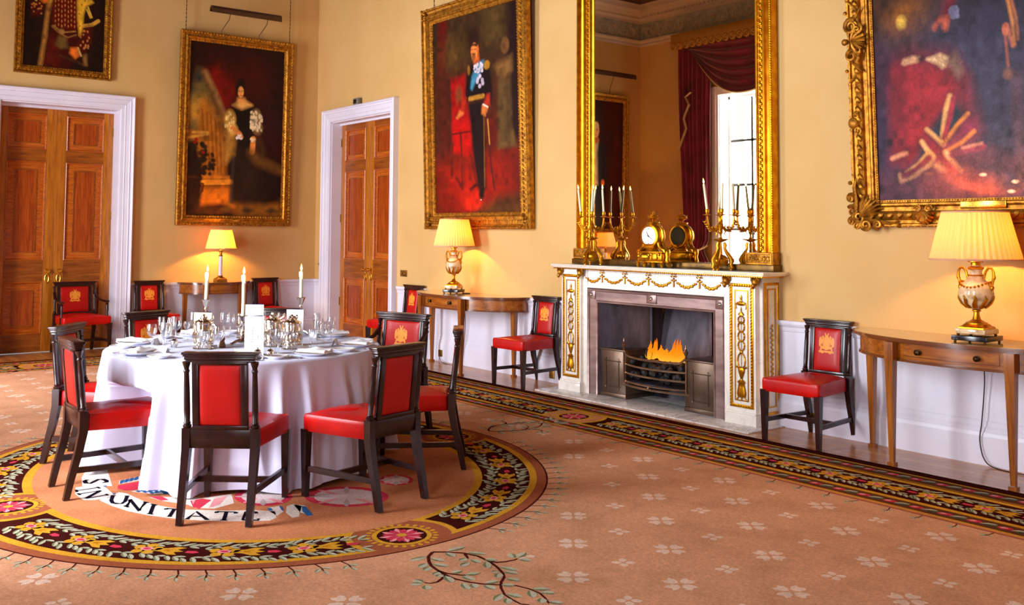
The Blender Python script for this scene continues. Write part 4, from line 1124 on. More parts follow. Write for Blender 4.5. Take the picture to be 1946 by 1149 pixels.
p.ell(*q([(735, 590)])[0], .052, .03, (30, 12, 6), .3); p.ell(*q([(735, 660)])[0], .062, .045, (26, 10, 6), .3); p.ell(*q([(733, 700)])[0], .036, .037, (236, 158, 82), .25)
p.line(q([(705, 690), (722, 690)]), .002, (70, 26, 12)); p.line(q([(745, 690), (762, 690)]), .002, (70, 26, 12)); p.line(q([(722, 740), (748, 740)]), .0022, (180, 44, 24)); p.line(q([(735, 700), (731, 722)]), .0018, (196, 116, 56))
p.line(q([(640, 1110), (720, 1180), (735, 1215)]), .014, (230, 140, 62)); p.dabs(10, (*q([(685, 1190)])[0], *q([(745, 1240)])[0]), .008, (240, 230, 220), .9, 1.)
p.line(q([(880, 1240), (866, 1390)]), .016, (226, 140, 58)); p.dabs(12, (*q([(850, 1230)])[0], *q([(900, 1270)])[0]), .008, (240, 210, 160), .9, 1.)
p.line(q([(860, 1400), (940, 1500), (1040, 1530), (1200, 1600)]), .028, (104, 66, 22), .02, .8); p.line(q([(940, 1250), (990, 1380), (970, 1450)]), .014, (80, 52, 20), .02, .7); p.line(q([(645, 1440), (625, 1950)]), .006, (50, 52, 44), .01, .8)
p.grain(.07).canvas('canvas', 1.45, 2.505, M['paint'], t, -.02, .1425)
# --- bearded officer
GO = [(0, 0), (0, .065), (.012, .08), (.028, .08), (.036, .062), (.06, .05), (.1, .06), (.13, .074), (.15, .07), (.16, .05), (.18, .045), (.2, .036), (.205, 0)]
w, h = 2.12, 2.82
t, b = picture('portrait_painting', 'full-length portrait of a bearded officer in dark uniform with blue sash and red chair', w, h, .205, GO, 4.262, 1.652, .034, 0)
beads(b, (-w/2, w/2, 0, h), .02, .08, .03, .011, 1.2); beads(b, (-w/2, w/2, 0, h), .115, .06, .05, .018, 1.6, .6); beads(b, (-w/2, w/2, 0, h), .085, .05, .05, .013, 1.3, -.6); beads(b, (-w/2, w/2, 0, h), .188, .044, .035, .01, 1.4)
for sx in (-1, 1):
    for z in (0, h):
        for k in range(9):
            a = k*.9; b.ball((sx*(w/2-.03-.02*k*.9*abs(cos(a))), -.08, z+(1 if z == 0 else -1)*(.02+.022*k*abs(sin(a)))), .024, 0, 7)
b.build('picture_frame', M['golda'], t)
b = MB(); b.box((-.1, -.07, .075), (.1, -.062, .105), 0, .003); b.build('name_plate', M['golda'], t)
for x in (-.8, .8):
    b = MB(); chain(b, x, h-.01, 3.8, -.04); b.build('hanging_chain', M['chain'], t)
hood(t, 1.1, 3.12, .3, (-.3, .3), h)
Q = q = quad((115, 100), (981, -156), (1032, 2076), (150, 2084))
p = Paint(1.71, 2.5, 240, 420, (58, 36, 14))
p.grad((56, 34, 14), (72, 20, 6), 'v', .2, .6); p.poly(q([(120, 100), (180, 80), (190, 1500), (140, 1500)]), (44, 26, 14), .06); p.poly(q([(175, 90), (275, 60), (265, 640), (165, 650)]), (84, 6, 6), .02); p.poly(q([(860, -120), (985, -160), (1020, 1300), (940, 1300), (880, 700)]), (30, 6, 6), .02)
p.poly(q([(640, -60), (870, -130), (850, 300), (700, 300)]), (84, 60, 24), .06, .7); p.ell(*q([(330, 430)])[0], .22, .14, (92, 62, 22), 1., .7); p.ell(*q([(560, 260)])[0], .09, .09, (34, 14, 10), .8, .8); p.poly(q([(480, 300), (590, 190), (560, 330)]), (40, 10, 10), .03)
p.poly(q([(130, 700), (300, 650), (330, 1500), (150, 1560)]), (62, 26, 12), .06); p.poly(q([(175, 720), (270, 700), (330, 1400), (190, 1450)]), (78, 18, 8), .06)
p.poly(q([(300, 700), (470, 640), (520, 1100), (530, 1480), (330, 1420)]), (150, 6, 6), .015); p.poly(q([(275, 690), (305, 690), (330, 1350), (310, 1350)]), (60, 22, 10), .008); p.poly(q([(330, 1150), (530, 1120), (540, 1490), (340, 1420)]), (178, 8, 4), .02); p.line(q([(330, 1250), (520, 1220)]), .004, (60, 4, 4)); p.ell(*q([(400, 850)])[0], .06, .06, (110, 70, 30), .7, .7)
p.poly(q([(140, 1600), (1030, 1380), (1032, 2080), (150, 2085)]), (118, 18, 4), .06); p.poly(q([(240, 1640), (800, 1640), (700, 1900), (540, 2030), (430, 1990)]), (142, 20, 6), .14); p.poly(q([(540, 2090), (640, 2000), (800, 1900), (1032, 1860), (1034, 2080)]), (84, 46, 14), .03); p.line(q([(740, 2080), (800, 1960), (1030, 1900)]), .014, (60, 28, 8), .02, .7); p.line(q([(540, 1960), (545, 2085)]), .003, (70, 8, 6))  # soft brighter V paints the console lamp's upward glow into the red floor
for a, c in (((330, 1350), (320, 1690)), ((420, 1250), (440, 1800)), ((530, 1480), (580, 1720)), ((370, 1690), (430, 1790))): p.line(q([a, c]), .008, (92, 20, 10))
p.poly(q([(760, 560), (930, 450), (935, 600), (880, 690), (800, 640)]), (112, 76, 36), .02); p.ell(*q([(868, 350)])[0], .055, .045, (100, 64, 30), .3); p.poly(q([(805, 700), (920, 680), (940, 1270), (800, 1300)]), (84, 60, 28), .015); p.poly(q([(790, 1270), (950, 1220), (985, 1370), (800, 1400)]), (92, 66, 32), .012); p.line(q([(890, 700), (905, 1280)]), .012, (62, 40, 18), .02, .8)
p.poly(q([(690, 1080), (760, 1100), (800, 1300), (720, 1420)]), (96, 16, 8), .03)
# figure
p.poly(q([(505, 940), (660, 900), (680, 1500), (690, 1800), (600, 1800), (560, 1500)]), (20, 6, 8), .012); p.poly(q([(610, 1780), (675, 1780), (668, 1890), (635, 1925), (615, 1890)]), (12, 4, 6), .01); p.poly(q([(590, 1740), (605, 1770), (530, 1820), (515, 1805), (560, 1760)]), (14, 6, 8), .008); p.line(q([(660, 960), (672, 1780)]), .004, (110, 70, 20)); p.ell(*q([(633, 1915)])[0], .006, .004, (230, 200, 190), .4)
p.poly(q([(500, 570), (560, 520), (620, 500), (720, 560), (750, 800), (740, 940), (690, 880), (660, 860), (505, 910), (460, 960), (470, 760)]), (18, 6, 10), .012)
p.poly(q([(440, 900), (480, 880), (470, 1010), (430, 1050), (410, 1010)]), (166, 34, 14), .01); p.poly(q([(410, 1010), (450, 1040), (385, 1090), (370, 1080)]), (236, 120, 52), .01)
p.poly(q([(600, 520), (660, 500), (655, 560), (590, 690), (540, 800), (525, 780), (540, 660)]), (62, 138, 168), .01); p.dabs(40, (*q([(560, 540)])[0], *q([(650, 610)])[0]), .008, (216, 196, 206), .9, 1.)
for c in ((620, 660), (595, 715), (645, 700), (620, 760), (650, 730), (600, 690)): p.ell(*q([c])[0], .022, .014, (206, 186, 206), .5)
p.ell(*q([(690, 545)])[0], .042, .026, (176, 116, 30), .4); p.ell(*q([(505, 600)])[0], .022, .03, (140, 92, 26), .5); p.line(q([(515, 890), (655, 860)]), .011, (168, 116, 34)); p.poly(q([(690, 850), (720, 840), (720, 960), (660, 940)]), (170, 40, 18), .01); p.line(q([(655, 950), (700, 975)]), .004, (240, 220, 200)); p.poly(q([(645, 960), (700, 980), (680, 1060), (640, 1040)]), (222, 120, 54), .01); p.line(q([(690, 1050), (740, 1600), (770, 1810)]), .006, (70, 20, 14)); p.line(q([(700, 1100), (720, 1350)]), .003, (210, 150, 60))
p.poly(q([(545, 450), (610, 440), (615, 510), (560, 530)]), (206, 90, 34), .01); p.ell(*q([(563, 402)])[0], .046, .044, (244, 132, 60), .2); p.poly(q([(518, 378), (520, 345), (545, 325), (585, 322), (608, 345), (610, 400), (598, 400), (592, 362), (560, 352), (530, 360)]), (34, 14, 10), .006); p.ell(*q([(600, 390)])[0], .016, .03, (200, 90, 36), .5); p.ell(*q([(556, 465)])[0], .032, .022, (138, 74, 34), .4); p.line(q([(535, 432), (572, 432)]), .004, (110, 54, 24)); p.line(q([(532, 388), (545, 386)]), .0025, (80, 28, 12)); p.line(q([(562, 385), (582, 383)]), .0025, (80, 28, 12)); p.line(q([(550, 390), (543, 418)]), .0022, (206, 96, 40))
p.grain(.08).canvas('canvas', 1.715, 2.51, M['paint'], t, -.02, .155)
# --- fur-robed man above the doors
GK = scale_prof(GP, .72, .9)
w, h = 1.206, 1.74
t, b = picture('portrait_painting', 'three-quarter portrait of a man in fur-edged red robe, hanging above the left-hand doors', w, h, .105, GK, -3.733, 3.642, .012, 0, TL)
beads(b, (-w/2, w/2, 0, h), .09, .036, .03, .009, 1.2); beads(b, (-w/2, w/2, 0, h), .045, .042, .045, .013, 1.5, .6); b.build('picture_frame', M['golda'], t)
b = MB(); chain(b, -.5, h-.01, 1.82, -.03); b.build('hanging_chain', M['chain'], t)
Q = q = quad((245, 0), (1395, 0), (1312, 1016), (178, 905), .345, 1.)
p = Paint(1.0, 1.53, 200, 300, (26, 8, 3))
p.poly(q([(300, -420), (1250, -420), (1300, 300), (1180, 800), (1050, 1010), (420, 940), (330, 300)]), (34, 10, 3), .05)
p.poly([(.36, .1), (.64, .1), (.66, .28), (.5, .36), (.34, .28)], (40, 14, 4), .02); p.ell(.5, .17, .12, .09, (226, 132, 70), .3); p.poly([(.34, .08), (.66, .06), (.7, .12), (.3, .13)], (16, 6, 4), .02); p.ell(.5, .245, .11, .05, (120, 62, 22), .4)
p.poly(q([(620, 0), (990, -20), (980, 420), (940, 470), (620, 460), (600, 200)]), (92, 14, 2), .02); p.poly(q([(600, 440), (960, 470), (1000, 700), (820, 980), (450, 930), (540, 600)]), (62, 6, 2), .03); p.poly(q([(560, 560), (700, 540), (640, 940), (480, 930)]), (82, 14, 3), .04)
p.poly(q([(570, 20), (650, 0), (560, 300), (520, 560), (440, 915), (395, 910), (470, 560)]), (170, 112, 44), .015); p.poly(q([(580, -60), (670, -60), (640, 40), (590, 130)]), (226, 176, 50), .015)
p.poly(q([(980, -40), (1100, -60), (1215, 70), (1100, 130), (1060, 250), (1030, 470), (985, 530), (970, 300)]), (228, 170, 40), .012); p.line(q([(1060, 395), (1180, 370), (1275, 310)]), .016, (206, 150, 52))
for c in ((1000, 240), (1040, 120), (1000, 400), (1090, 60)): p.ell(*q([c])[0], .008, .008, (40, 16, 4), .4)
for x in range(640, 980, 46):
    for y in range(20, 420, 62): p.ell(*q([(x+(y*7 % 23), y+(x*3 % 31))])[0], .009, .016, (206, 138, 60), .6, .85)
p.poly(q([(310, 170), (480, 110), (500, 200), (440, 310), (330, 330)]), (72, 10, 2), .02); p.poly(q([(440, 40), (520, 0), (580, 30), (560, 130), (500, 150), (440, 110)]), (240, 116, 32), .015); p.line(q([(370, 30), (360, 90), (390, 130)]), .009, (206, 160, 70)); p.dabs(14, (*q([(330, 160)])[0], *q([(460, 290)])[0]), .01, (190, 112, 50), .8, 1.)
p.poly(q([(1090, 400), (1190, 380), (1150, 600), (1050, 760), (960, 720), (970, 620)]), (76, 12, 2), .02); p.dabs(16, (*q([(1000, 450)])[0], *q([(1120, 700)])[0]), .01, (196, 120, 56), .8, 1.5); p.poly(q([(860, 690), (960, 690), (970, 790), (910, 830), (840, 760)]), (238, 116, 34), .015); p.line(q([(960, 690), (1000, 790)]), .008, (196, 150, 80))
p.line(q([(1130, 140), (1180, 270)]), .007, (220, 180, 60)); p.line(q([(1110, 170), (1160, 280)]), .006, (210, 160, 56)); p.line(q([(600, 430), (700, 510), (820, 560), (940, 520)]), .006, (130, 86, 34)); p.line(q([(620, 420), (740, 500), (930, 475)]), .006, (150, 104, 44)); p.ell(*q([(735, 490)])[0], .045, .03, (150, 106, 50), .4); p.poly(q([(700, 550), (790, 560), (810, 690), (720, 700), (650, 650)]), (112, 84, 34), .02); p.line(q([(700, 790), (880, 850), (1050, 920)]), .012, (70, 32, 10)); p.poly(q([(1030, 780), (1080, 770), (1080, 920), (1040, 910)]), (140, 96, 44), .015)
p.grain(.07).canvas('canvas', 1.0, 1.535, M['paint'], t, -.02, .1025)
# --- the great flag picture on the right
GB = [(0, 0), (0, .06), (.01, .075), (.022, .07), (.03, .055), (.05, .05), (.08, .075), (.1, .085), (.115, .075), (.122, .05), (.15, .046), (.165, .058), (.178, .056), (.186, .04), (.205, .034), (.205, 0)]
w, h = 2.03, 3.05
t, b = picture('portrait_painting', 'largest painting, dark robed figure beside a crumpled red flag, right of the mirror', w, h, .205, GB, 10.322, 1.67, .04, 0)
def spiral(b, cx, cz, y, r, turns, d, th, ph=0.):
    n = int(turns*12); b.tube([(cx+d*r*(1-.85*i/n)*cos(ph+i*2*pi/12), y-.012*i/n, cz+r*(1-.85*i/n)*sin(ph+i*2*pi/12)) for i in range(n+1)], [th*(1-.5*i/n) for i in range(n+1)], 6)
def cartouche(b, cx, cz, k, vert):
    def P(a, c): return (cx+a*k, cz+c*k) if vert else (cx+c*k, cz+a*k)
    for s in (-1, 1):
        x, z = P(-.02, s*.1); spiral(b, x, z, -.09, .055*k, 1.6, 1, .016*k, s)
        x, z = P(.03, s*.075); spiral(b, x, z, -.095, .035*k, 1.5, -1, .012*k, s*2)
        pts = []
        for i in range(9):
            u = i/8; x, z = P(-.03+.05*sin(u*4), s*(.13+.16*u)); pts.append((x, -.085+.02*u, z))
        b.tube(pts, [.02*k*(1-.6*i/8) for i in range(9)], 6); x, z = P(-.07, s*.2); b.ball((x, -.075, z), .014*k, 0, 7); x, z = P(.05, s*.22); b.tube([(P(.0, s*.16)[0], -.085, P(.0, s*.16)[1]), (x, -.08, z)], [.012*k, .004*k], 6)
    for i in range(7):
        a = -1.2+i*.4; x0, z0 = P(-.02, 0); x1, z1 = P(-.02+.1*cos(a), .085*sin(a)); b.tube([(x0, -.1, z0), ((x0+x1)/2, -.112, (z0+z1)/2), (x1, -.09, z1)], [.008*k, .012*k, .015*k], 6)
    x, z = P(-.075, 0); b.ball((x, -.085, z), (.024*k, .02, .024*k), 0, 10)
for z in (.45, 1.36, 2.3): 
    pass
beads(b, (-w/2, w/2, 0, h), .195, .038, .02, .0075, 1.2); beads(b, (-w/2, w/2, 0, h), .09, .085, .075, .02, 1.7, .7); beads(b, (-w/2, w/2, 0, h), .008, .07, .05, .009, 1.2)
for s in (-1, 1):
    xx = s*(w/2-.08)
    bb = MB()
    cartouche(bb, 0, 0, 1.15, True); M_ = TR(xx, 0, 1.36+.1, s=(1 if s < 0 else -1, 1, 1))
    b.add(bb.v, bb.f, 0, M_)
    b.ball((s*(w/2-.05), -.085, .815), (.05, .03, .05), 0, 14); bb = MB()
    for q in (-1, 1): spiral(bb, .02, .815+q*.06, -.085, .03, 1.3, 1, .012, q)
    b.add(bb.v, bb.f, 0, TR(s*(w/2-.06), 0, 0, s=(1 if s < 0 else -1, 1, 1)))
    for zz, sz in ((0, 1), (h, -1)):
        bb = MB()
        for q in ((.08, .09, .06, 1), (.03, .14, .045, -1), (.14, .03, .045, 1), (.06, .03, .032, -1), (.02, .06, .03, 1), (.15, .12, .05, -1), (.02, .24, .035, 1), (.24, .03, .035, -1)): spiral(bb, q[0], q[1], -.092, q[2], 1.6, q[3], .017, q[0]*20)
        for i in range(7):
            a = .15+i*.21; bb.tube([(.1, -.1, .1), (.1+.1*cos(a), -.11, .1+.1*sin(a)), (.1+.17*cos(a), -.08, .1+.17*sin(a))], [.012, .018, .006], 6)
        bb.tube([(.1, -.085, .05), (.22, -.09, .06), (.33, -.08, .04), (.4, -.075, .06)], [.02, .018, .014, .005], 6); bb.tube([(.05, -.085, .1), (.06, -.09, .22), (.04, -.08, .33), (.06, -.075, .4)], [.02, .018, .014, .005], 6); bb.ball((.0, -.07, .36), .018, 0, 8); bb.ball((.4, -.07, .02), .018, 0, 8)
        b.add(bb.v, bb.f, 0, TR(s*(w/2+.012), 0, zz-.012*sz, s=(-s, 1, sz)))
for xx in (-.42, .42):
    for i in range(9):
        a = pi+i*pi/8; b.tube([(xx, -.1, .12), (xx+.05*cos(a), -.11, .1+.055*sin(a)), (xx+.07*cos(a), -.085, .1+.075*sin(a))], [.006, .012, .012], 6)
    for q in (-1, 1): spiral(b, xx+q*.04, .135, -.095, .028, 1.4, q, .012)
b.build('picture_frame', M['golda'], t)
b = MB(); b.box((-.16, -.066, .13), (.16, -.06, .185), 0, .003)
b.build('name_plate', M['brass'], t)
b = MB()
for z, n in ((.17, 9), (.158, 12), (.146, 10)):
    for k in range(n): b.box((-.13+k*.0216, -.0668, z-.003), (-.13+k*.0216+.014, -.066, z+.003))
b.build('plate_inscription', M['abrass'], t)
s7 = 5.745/4.595
Q6 = quad((70, 0), (1758, 0), (1758, 2183), (184, 2214), .415, 1., .675)
q = Q6; r7 = lambda P: Q6([(x*s7, y*s7+190*5.745) for x, y in P])
p = Paint(1.63, 2.66, 330, 540, (44, 28, 44))
p.grad((40, 22, 30), (72, 40, 58), 'v', .4, 1.); p.grad((40, 22, 30), (52, 48, 66), 'u', .2, .6, .5)
p.poly(q([(90, -30), (1000, -30), (900, 350), (600, 430), (130, 480), (110, 200)]), (84, 46, 8), .07); p.ell(*q([(430, 300)])[0], .2, .1, (128, 72, 14), 1.); p.line(q([(150, 470), (150, 250), (230, 40), (330, -60)]), 0.0126, (30, 12, 8), .03); p.ell(*q([(445, 300)])[0], .032, .026, (240, 190, 66), .7)
p.poly(q([(110, 500), (500, 440), (900, 380), (1060, 300), (1200, -40), (1760, -40), (1760, 2180), (1300, 2150), (1100, 1400), (900, 700), (600, 560), (120, 560)]), (46, 42, 60), .07); p.poly(q([(1150, 420), (1760, 350), (1760, 1900), (1300, 1900), (1180, 1200)]), (56, 54, 76), .16); p.poly(q([(900, -40), (1760, -60), (1760, 250), (1150, 340), (1080, 150)]), (28, 20, 30), .08)
p.poly(q([(120, 600), (520, 640), (460, 780), (380, 1400), (340, 2200), (190, 2214), (130, 1400)]), (62, 26, 52), .06); p.poly(r7([(110, 130), (300, 150), (340, 560), (150, 620)]), (44, 36, 62), .06)
p.poly(q([(390, 800), (560, 760), (900, 800), (1000, 840), (1160, 1000), (1260, 1500), (900, 1700), (400, 1750), (380, 1200)]), (128, 24, 34), .04); p.poly(q([(370, 830), (440, 790), (500, 1800), (350, 1780)]), (120, 20, 30), .03); p.line(q([(450, 850), (470, 1500), (490, 1800)]), 0.0050, (70, 12, 30), .02, .8); p.poly(q([(560, 800), (900, 830), (980, 1000), (960, 1200), (700, 1500), (600, 1500)]), (160, 34, 44), .08, .8)
# flag
p.poly(r7([(540, 300), (800, 30), (850, 40), (960, 200), (880, 330), (930, 640), (560, 660), (420, 740), (350, 640)]), (34, 38, 50), .02)
p.poly(r7([(540, 60), (830, 20), (780, 80), (620, 280), (540, 400), (480, 560), (380, 640), (360, 600), (420, 420)]), (140, 26, 36), .015)
p.line(r7([(800, 40), (760, 160), (725, 400)]), 0.0067, (214, 160, 96)); p.line(r7([(830, 60), (800, 200), (740, 380)]), 0.0067, (146, 36, 52)); p.line(r7([(590, 300), (690, 390), (735, 440)]), 0.0059, (216, 162, 96)); p.line(r7([(740, 430), (850, 290), (950, 195)]), 0.0050, (196, 120, 46)); p.poly(r7([(750, 450), (960, 240), (1020, 260), (980, 340), (760, 490)]), (118, 40, 66), .015)
p.line(r7([(760, 490), (900, 420), (1000, 340)]), 0.0050, (190, 112, 50)); p.poly(r7([(570, 310), (740, 470), (870, 660), (770, 660), (640, 540), (545, 380)]), (128, 24, 40), .01); p.line(r7([(545, 400), (600, 480), (650, 530), (600, 600)]), 0.0063, (222, 160, 98)); p.line(r7([(755, 500), (800, 560), (880, 650)]), 0.0076, (222, 160, 104)); p.poly(r7([(760, 590), (850, 650), (770, 660)]), (180, 30, 44), .01)
p.line(r7([(405, 655), (520, 580), (600, 490)]), 0.0046, (220, 156, 84)); p.line(r7([(360, 690), (480, 640), (610, 540)]), 0.0076, (134, 26, 34)); p.line(r7([(340, 670), (350, 730), (430, 710), (540, 640), (620, 600)]), 0.0050, (224, 160, 104)); p.poly(r7([(650, 600), (700, 590), (760, 655), (700, 650)]), (224, 162, 100), .01); p.line(r7([(270, 530), (340, 505), (400, 490)]), 0.0063, (206, 130, 92)); p.line(r7([(810, 520), (940, 490), (1070, 470)]), 0.0084, (134, 54, 80)); p.line(r7([(900, 470), (1060, 440)]), 0.0034, (190, 130, 110)); p.line(r7([(480, 690), (520, 670)]), 0.0034, (220, 150, 100)); p.line(r7([(580, 670), (630, 675)]), 0.0029, (200, 120, 70))
p.poly(r7([(150, 720), (800, 640), (1230, 740), (1240, 850), (1400, 840), (1400, 900), (150, 900)]), (98, 54, 66), .06); p.poly(r7([(820, 660), (1000, 690), (1220, 780), (1260, 870), (900, 860), (760, 760)]), (206, 92, 58), .1, .8); p.poly(r7([(1220, 640), (1390, 620), (1380, 800), (1250, 850), (1210, 800)]), (46, 46, 66), .03); p.poly(r7([(870, 560), (1250, 540), (1230, 740), (1000, 690)]), (52, 48, 68), .04)
for c in ((1065, 690), (1320, 750), (1285, 825)): p.ell(*r7([c])[0], .02, .006, (230, 190, 170), .6)
# hands, glove and sword
p.poly(q([(460, 740), (480, 705), (570, 685), (650, 700), (640, 735), (540, 745), (480, 752)]), (236, 188, 136), .008); p.line(q([(480, 735), (560, 715), (640, 725)]), 0.0017, (150, 96, 66)); p.poly(q([(640, 690), (740, 700), (720, 740), (650, 735)]), (30, 12, 24), .01); p.poly(q([(750, 730), (900, 700), (985, 745), (950, 830), (920, 840), (870, 790)]), (244, 204, 150), .008); p.line(q([(870, 720), (970, 780)]), 0.0013, (150, 100, 70)); p.line(q([(850, 730), (950, 800)]), 0.0013, (160, 110, 80)); p.poly(q([(975, 790), (1070, 705), (1140, 900), (1100, 970)]), (120, 94, 76), .012)
p.poly(q([(960, 180), (1050, 90), (1060, 180), (1010, 330), (930, 290)]), (120, 22, 40), .015); p.poly(q([(900, 320), (1000, 320), (975, 450), (950, 455), (935, 370), (880, 360), (840, 430), (832, 410), (870, 350)]), (206, 92, 62), .01); p.dabs(24, (*q([(1020, 240)])[0], *q([(1100, 340)])[0]), .008, (110, 106, 134), .8, 1.)
p.line(q([(1180, 140), (1500, 90), (1690, 10)]), 0.0050, (120, 80, 50)); p.line(q([(1500, 80), (1690, 0)]), 0.0025, (210, 150, 80)); p.poly(q([(1560, 120), (1640, 50), (1758, 20), (1758, 160), (1700, 200), (1600, 200)]), (216, 106, 58), .015)
for a, c in (((1590, 120), (1585, 200)), ((1640, 130), (1640, 180)), ((1700, 140), (1715, 200))): p.line(q([a, c]), 0.0034, (226, 116, 70))
p.line(q([(1640, 250), (1680, 480), (1690, 700)]), 0.0034, (206, 130, 60)); p.line(q([(1670, 230), (1720, 450), (1730, 660)]), 0.0025, (180, 104, 52)); p.ell(*q([(1610, 540)])[0], .02, .02, (200, 106, 76), .4); p.line(q([(1600, 560), (1610, 700), (1620, 900)]), 0.0025, (170, 90, 66)); p.line(q([(1640, 560), (1680, 710)]), 0.0050, (190, 110, 80)); p.ell(*q([(1620, 980)])[0], .03, .02, (120, 80, 66), .6); p.line(q([(1690, 1000), (1700, 1500), (1730, 2100)]), 0.0042, (110, 76, 82), .02, .7)
for c in ((1310, 42), (1250, 120), (1285, 150)): p.ell(*q([c])[0], .012, .008, (236, 140, 60), .5)
p.line(q([(1250, 110), (1290, 160)]), 0.0042, (150, 84, 30))
p.ell(.62, .16, .07, .06, (214, 130, 84), .3); p.ell(.62, .12, .08, .05, (60, 40, 30), .4)
p.grain(.1).canvas('canvas', 1.63, 2.67, M['varnish'], t, -.02, .2)
# --- man in dark coat, seen only in the mirror
w, h = 1.68, 2.78
t, b = picture('portrait_painting', 'portrait of a bald man in dark coat and white cravat, seen in the mirror', w, h, .145, GP, -6.0, 1.56, .018, 0, TL)
beads(b, (-w/2, w/2, 0, h), .128, .04, .06, .013, 1.4, .5); b.build('picture_frame', M['golda'], t); hood(t, 1.5, 3.13, .27, (-.28, .3), h, True)
p = Paint(1.4, 2.5, 110, 190, (34, 8, 6)); p.poly([(0, 0), (.3, 0), (.2, 1), (0, 1)], (76, 14, 6), .2)
p.poly([(0.330, .36), (0.450, .31), (0.630, .34), (0.780, .45), (0.800, 1), (0.330, 1), (0.300, .6)], (24, 14, 20), .02); p.poly([(0.470, .31), (0.590, .31), (0.570, .42), (0.550, .66), (0.470, .66), (0.490, .42)], (206, 170, 130), .012); p.ell(0.520, .31, .07, .035, (190, 90, 50), .3); p.ell(0.520, .24, .068, .06, (246, 172, 100), .2); p.ell(0.520, .2, .064, .035, (236, 190, 130), .4)
p.line([(0.490, .235), (0.510, .235)], .003, (90, 40, 20)); p.line([(0.540, .235), (0.560, .235)], .003, (90, 40, 20)); p.line([(0.510, .275), (0.540, .275)], .003, (170, 60, 40)); p.ell(0.380, .64, .04, .03, (220, 110, 50), .4)
p.grain(.08).canvas('canvas', 1.4, 2.5, M['paint'], t, -.02, .142)
# ------------------------------------------------------------------ carpet (woven pattern measured on the floor plane, metres)
BR_STEMS=[[(9.527,-4.184),(9.569,-4.236),(9.628,-4.273),(9.686,-4.298),(9.745,-4.308),(9.813,-4.315),(9.902,-4.309),(9.972,-4.281),(10.03,-4.245),(10.085,-4.188),(10.134,-4.137),(10.204,-4.114),(10.272,-4.111),(10.329,-4.129),(10.383,-4.155)],[(9.525,-4.183),(9.562,-4.133),(9.634,-4.067),(9.71,-4.038),(9.803,-4.039),(9.889,-4.057),(9.971,-4.085),(10.02,-4.115),(10.059,-4.164),(10.114,-4.208),(10.19,-4.246),(10.258,-4.256),(10.313,-4.257),(10.348,-4.234)],[(9.765,-4.312),(9.818,-4.299),(9.875,-4.26),(9.89,-4.241)],[(9.828,-4.323),(9.858,-4.349),(9.884,-4.398),(9.879,-4.432),(9.855,-4.449)],[(9.803,-4.039),(9.838,-4.018),(9.856,-3.979),(9.862,-3.929),(9.857,-3.904)],[(9.645,-4.07),(9.712,-4.098)]]
BR_LEAVES=[((9.57,-4.246),(9.564,-4.348)),((9.648,-4.298),(9.676,-4.361)),((9.698,-4.312),(9.73,-4.367)),((9.596,-4.243),(9.675,-4.21)),((9.668,-4.281),(9.748,-4.235)),((9.559,-4.12),(9.556,-4.0)),((9.572,-4.135),(9.654,-4.134)),((9.629,-4.048),(9.717,-3.984)),((9.702,-4.101),(9.718,-4.153)),((9.755,-4.123),(9.785,-4.196)),((9.73,-4.095),(9.8,-4.084)),((9.766,-4.037),(9.818,-3.997)),((9.8,-4.053),(9.883,-4.104)),((9.842,-3.914),(9.772,-3.888)),((9.847,-3.896),(9.805,-3.812)),((9.864,-3.905),(9.924,-3.866)),((9.896,-4.047),(9.99,-4.001)),((9.955,-4.067),(10.024,-4.033)),((9.938,-4.09),(9.937,-4.12)),((9.961,-4.098),(10.01,-4.146)),((10.034,-4.114),(10.099,-4.084)),((9.781,-4.318),(9.806,-4.362)),((9.815,-4.331),(9.836,-4.36)),((9.832,-4.28),(9.827,-4.219)),((9.883,-4.241),(9.906,-4.171)),((9.889,-4.261),(9.971,-4.246)),((9.841,-4.325),(9.938,-4.344)),((9.962,-4.313),(10.05,-4.338)),((9.997,-4.284),(10.053,-4.299)),((10.03,-4.231),(10.039,-4.163)),((10.043,-4.25),(10.118,-4.239)),((10.09,-4.187),(10.127,-4.137)),((10.175,-4.249),(10.226,-4.331)),((10.186,-4.234),(10.262,-4.201)),((10.229,-4.262),(10.285,-4.302)),((10.209,-4.108),(10.26,-4.04)),((10.264,-4.104),(10.31,-4.052)),((10.216,-4.124),(10.299,-4.168)),((10.319,-4.141),(10.365,-4.179)),((10.368,-4.143),(10.421,-4.105)),((9.851,-4.451),(9.795,-4.471)),((9.862,-4.463),(9.832,-4.513)),((9.885,-4.46),(9.943,-4.489))]
